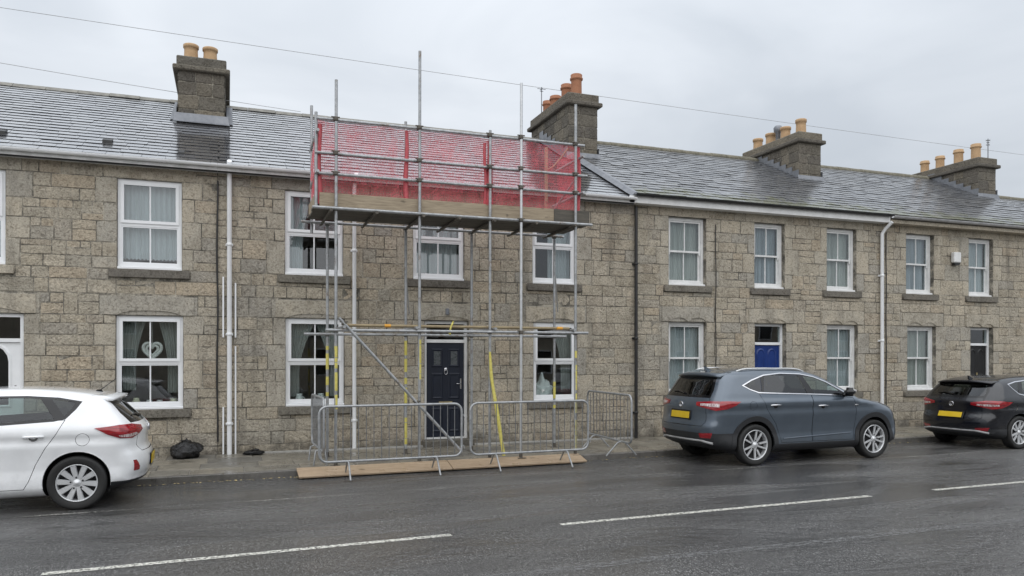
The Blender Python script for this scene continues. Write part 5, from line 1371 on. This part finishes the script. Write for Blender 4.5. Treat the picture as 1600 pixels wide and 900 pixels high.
    for i in range(n + 1):
        y = -yw + 2 * yw * i / n; q = (abs(y) / yw) ** 3; xb = x0 + .1 * q; xt = xb + .24; zt = fld.top(xt, y * .97) + .002
        VV += [(xt, y, zt), (xb, y, z0 - .03 * q - .01 * (y / yw) ** 2), (xb + .012, y, z0 - .035 - .03 * q), (xt + .02, y, zt - .075)]
    mb.add(VV, [(4 * i + k, 4 * i + (k + 1) % 4, 4 * i + 4 + (k + 1) % 4, 4 * i + 4 + k) for i in range(n) for k in range(4)] + [(0, 1, 2, 3), (4 * n + 3, 4 * n + 2, 4 * n + 1, 4 * n)], True); sl_ = mb.build('spoiler', body, car)
    zb = sp['rear_glass'][0][1]
    mb = MB(); wz = zb + .06; mb.tube([(fld.rear(.02, wz) - .02, .02, wz), (fld.rear(.25, wz + .03) - .015, .25, wz + .035), (fld.rear(.42, wz + .02) - .012, .42, wz + .02)], [.018, .012, .006], 6); mb.build('rear_wiper', GLOSSB, car)
    ax_ = sp['spoiler'][2] + .33; az = fld.top(ax_, 0)
    if sp['aerial'] == 'whip': mb = MB(); mb.prism([(ax_ - .05, az - .01), (ax_ + .05, az - .01), (ax_ + .02, az + .02), (ax_ - .03, az + .025)], -.02, .02); mb.tube([(ax_ - .02, 0, az + .015), (ax_ - .2, 0, az + .16)], [.006, .004], 6); mb.build('aerial', GLOSSB, car)
    else: mb = MB(); mb.prism([(ax_ - .09, az - .01), (ax_ + .07, az - .01), (ax_ - .02, az + .03), (ax_ - .1, az + .065)], -.015, .015); mb.build('aerial', body, car)
    pz = sp['plate']; px = min(fld.rear(0, pz + .055), fld.rear(.2, pz), fld.rear(0, pz - .055)) - .012; tl = math.atan2(fld.rear(0, pz + .055) - fld.rear(0, pz - .055), .11)
    mb = MB(); mb.bbox(-.004, .006, -.26, .26, -.056, .056, .003); o = mb.build('number_plate', PLATE, car); o.location = (px, 0, pz); o.rotation_euler = (0, tl, 0)
    mb = MB(); mb.bbox(.006, .02, -.29, .29, -.075, .085, .006); mb.build('plate_recess', GLOSSB, o)
    bz = sp['badge']; bx = fld.rear(0, bz) - .006; mb = MB(); mb.tube([(bx, .045 * math.cos(a), bz + .045 * math.sin(a)) for a in [2 * PI * k / 20 for k in range(20)]], .008, 6, False, True)
    mb.tube([(bx - .002, -.005, bz - .03), (bx - .004, .01, bz), (bx - .002, -.002, bz + .032)], .011, 6); mb.build('badge', CHROME, car)
    if sp.get('skid'):
        zz = sp['skid']; mb = MB(); mb.tube([(fld.rear(min(.8, abs(y)), max(.36, zz + .02)) - .008 + .02, y, zz - .0 + (.0 if abs(y) < .5 else (abs(y) - .5) * -.18)) for y in [-.72 + .06 * i for i in range(25)]], .022, 8); mb.build('skid_trim', ALLOYD if sp.get('chrome') is None else GUTGREY, car)
    for x, y in ((sp['seats'][0], .37), (sp['seats'][0], -.37), (sp['seats'][1], .38), (sp['seats'][1], -.38), (sp['seats'][1], 0)):
        hb = sp['H'] * .70; st = rbox(x - .1, x + .06, y - .23, y + .23, .5, hb - .06, .05).build('seat', SEATM, car)
        rbox(x - .07, x + .03, y - .12, y + .12, hb - .03, hb + .14, .035).build('headrest', SEATM, st)
    mb = MB(); sx = sp['seats'][0] + .62; mb.tube([(sx + .06 * math.sin(a), -.37 + .18 * math.cos(a), .98 + .17 * math.sin(a)) for a in [2 * PI * k / 24 for k in range(24)]], .014, 6, False, True); mb.tube([(sx, -.54, .98), (sx, -.2, .98)], .018, 6); mb.build('steering_wheel', SEATM, car)
    rbox(sx + .02, sx + .35, -hw + .15, hw - .15, .7, .92, .05).build('dashboard', SEATM, car)
    return car
suv = dict(L=4.45, hw=.905, H=1.64, bow_r=.26, bow_f=.42, crown=.03, k=.13,
    prof=[(.14, .33), (.05, .42), (.01, .55), (.0, .66), (.035, .76), (.05, .88), (.05, .98), (.09, 1.09), (.22, 1.27), (.40, 1.50), (.62, 1.585), (1.1, 1.63), (1.6, 1.635), (2.05, 1.605), (2.45, 1.515), (2.9, 1.30), (3.25, 1.125), (3.6, 1.065), (4.0, .985), (4.25, .895), (4.38, .76), (4.44, .58), (4.43, .4), (4.33, .28), (3.9, .225), (2.2, .21), (.6, .235)],
    W=[(.1, .82), (.22, .845), (.33, .885), (.42, .878), (.52, .862), (.66, .872), (.84, .897), (.93, .886), (.955, .887), (1.0, .906), (1.06, .903), (1.12, .865), (1.2, .838), (1.5, .69), (1.6, .62), (1.75, .5)],
    T=[(-.3, .9), (.1, .93), (.6, .985), (1.0, 1.0), (3.3, 1.0), (3.9, .985), (4.3, .95), (4.6, .9)],
    Rw=.345, Ra=.385, arch=.085, wheels=(.92, 3.56), ty=.885, spokes=10, wheel_style=dict(rim=.735, w=(.02, .015), twin=.07, ph=.25),
    dlo=[(.72, 1.335), (.86, 1.26), (1.02, 1.205), (1.5, 1.185), (2.1, 1.165), (2.6, 1.145), (3.02, 1.12), (2.82, 1.24), (2.55, 1.385), (2.3, 1.475), (2.03, 1.525), (1.6, 1.54), (1.23, 1.51), (.95, 1.43)],
    panes=[[(.80, 1.335), (.9, 1.275), (1.02, 1.228), (1.09, 1.226), (1.16, 1.475), (.97, 1.415)], [(1.13, 1.224), (2.05, 1.188), (1.96, 1.508), (1.6, 1.52), (1.24, 1.49)], [(2.2, 1.183), (2.72, 1.16), (2.83, 1.17), (2.68, 1.28), (2.48, 1.39), (2.27, 1.462), (2.07, 1.5)]],
    glass=[CARTINT, CARTINT, CARGLASS], chrome=1, rear_glass=[(.62, 1.13), (.60, 1.25), (.52, 1.47)], screen=[(.72, 1.16), (.66, 1.3), (.58, 1.5)],
    tail=[(.34, 1.0), (.34, 1.055), (.6, 1.075), (.85, 1.08), (1.06, 1.07), (.98, 1.01), (.86, .955), (.68, .925), (.5, .965)], tail_clear=[(.42, 1.0), (.42, 1.035), (.74, 1.04), (.74, .985), (.6, .99)],
    head=[(.42, .86), (.46, .90), (.72, .945), (.98, 1.01), (1.04, .98), (.9, .9), (.7, .84)], reflector=[(.5, .47), (.5, .545), (.74, .56), (.70, .465)], clad=(.55, .345),
    tailgate=[(.60, 1.16), (.64, 1.08), (.60, .95), (.62, .74), (.56, .66), (.0, .655)],
    doors=[[(1.02, 1.2), (1.1, 1.02), (1.2, .85), (1.34, .68), (1.42, .5), (1.46, .36), (2.13, .36), (2.13, 1.165)], [(2.135, 1.165), (2.135, .36), (3.05, .36), (3.1, .6), (3.12, .9), (3.05, 1.1)]],
    handles=[(1.32, 1.0), (2.36, .97)], handle_mat=CHROME, fuel=(.86, 1.0), fuel_side=-1, mirror=(2.82, 1.13), spoiler=(.60, 1.525, .30), aerial='fin', plate=.83, badge=1.0, skid=.42, rails=1, seats=(1.95, 1.15))
hat = dict(suv); hat.update(rails=None, L=4.25, hw=.89, H=1.45, bow_r=.30, bow_f=.45, crown=.03, k=.12,
    prof=[(.12, .27), (.04, .36), (.0, .5), (.02, .62), (.06, .7), (.06, .82), (.05, .92), (.10, .985), (.24, 1.13), (.43, 1.30), (.65, 1.375), (1.1, 1.425), (1.6, 1.44), (2.0, 1.42), (2.4, 1.33), (2.75, 1.17), (3.1, 1.02), (3.45, .96), (3.85, .86), (4.08, .75), (4.2, .6), (4.25, .45), (4.2, .3), (4.05, .2), (3.5, .17), (2.1, .16), (.6, .18)],
    W=[(.1, .8), (.18, .83), (.27, .868), (.36, .866), (.48, .855), (.62, .868), (.76, .888), (.82, .876), (.85, .878), (.89, .892), (.95, .888), (1.0, .872), (1.06, .835), (1.3, .69), (1.4, .62), (1.5, .5)],
    Rw=.318, Ra=.358, arch=None, wheels=(.76, 3.36), ty=.868, spokes=10, wheel_style=dict(rim=.70, w=(.026, .036), twin=.0, ph=.1),
    dlo=[(.72, 1.275), (.78, 1.185), (.88, 1.075), (1.0, 1.05), (1.6, 1.015), (2.2, .995), (2.86, .99), (2.62, 1.13), (2.35, 1.245), (2.05, 1.325), (1.7, 1.35), (1.3, 1.35), (.97, 1.325)],
    panes=[[(.79, 1.268), (.83, 1.19), (.9, 1.11), (1.04, 1.305), (.98, 1.298)], [(1.0, 1.082), (1.93, 1.03), (1.9, 1.325), (1.3, 1.325), (1.16, 1.312)], [(2.02, 1.03), (2.68, 1.015), (2.52, 1.12), (2.3, 1.225), (2.02, 1.308)]],
    glass=[CARTINT, CARGLASS, CARGLASS], chrome=None, rear_glass=[(.62, 1.0), (.62, 1.12), (.54, 1.29)], screen=[(.72, 1.04), (.66, 1.2), (.58, 1.36)],
    tail=[(.40, .905), (.40, .955), (.6, .985), (.8, .985), (1.02, .96), (.92, .885), (.8, .83), (.62, .82), (.5, .855)], tail_clear=[(.5, .86), (.66, .835), (.8, .845), (.82, .868), (.56, .885)],
    head=[(.42, .68), (.46, .73), (.72, .78), (.98, .86), (1.04, .84), (.9, .76), (.7, .69)], reflector=[(.62, .42), (.63, .46), (.70, .55), (.74, .55), (.72, .42)], clad=(.31, .0),
    tailgate=[(.60, 1.02), (.62, .97), (.56, .9), (.6, .72), (.52, .64), (.0, .635)],
    doors=[[(.88, 1.07), (.97, .9), (1.08, .74), (1.18, .55), (1.25, .36), (1.3, .27), (1.98, .27), (1.98, 1.01)], [(1.985, 1.01), (1.985, .27), (2.95, .27), (2.98, .6), (2.98, .96)]],
    handles=[(1.2, .88), (2.2, .87)], handle_mat=None, fuel=(.70, .83), fuel_side=1, mirror=(2.6, 1.02), spoiler=(.60, 1.335, .30), aerial='whip', plate=.50, badge=.9, skid=None, seats=(1.95, 1.1))
blk = dict(hat); blk.update(chrome=1, bow_r=.26, handle_mat=CHROME, plate=.66, skid=.36, aerial='fin', fuel_side=-1, glass=[CARTINT, CARGLASS, CARGLASS], wheel_style=dict(rim=.73, w=(.022, .02), twin=.06, ph=.2), Rw=.325, Ra=.362, wheels=(.86, 3.45), clad=(.40, .26), reflector=[(.5, .36), (.5, .41), (.74, .43), (.70, .36)],
    tail=[(.34, .87), (.34, .915), (.6, .95), (.85, .95), (1.06, .925), (.98, .87), (.86, .815), (.68, .79), (.5, .83)], tail_clear=[(.44, .86), (.44, .89), (.8, .885), (.8, .85), (.6, .845)],
    tailgate=[(.60, 1.02), (.62, .95), (.58, .85), (.62, .62), (.54, .55), (.0, .545)], badge=.87)
CG = 'cars parked along the kerb'
ROT = math.atan(.035)
build_car(hat, 'white hatchback cut by the left edge, parked facing left', (-.93, 11.22, 0), PI + ROT * .6, WHITEP, CG)
build_car(suv, 'slate grey sport utility car parked in front of the blue door', (7.31, 11.53, 0), ROT, GREYP, CG)
build_car(blk, 'black hatchback cut by the right edge, parked facing right', (13.78, 11.68, 0), ROT, BLACKC, CG)
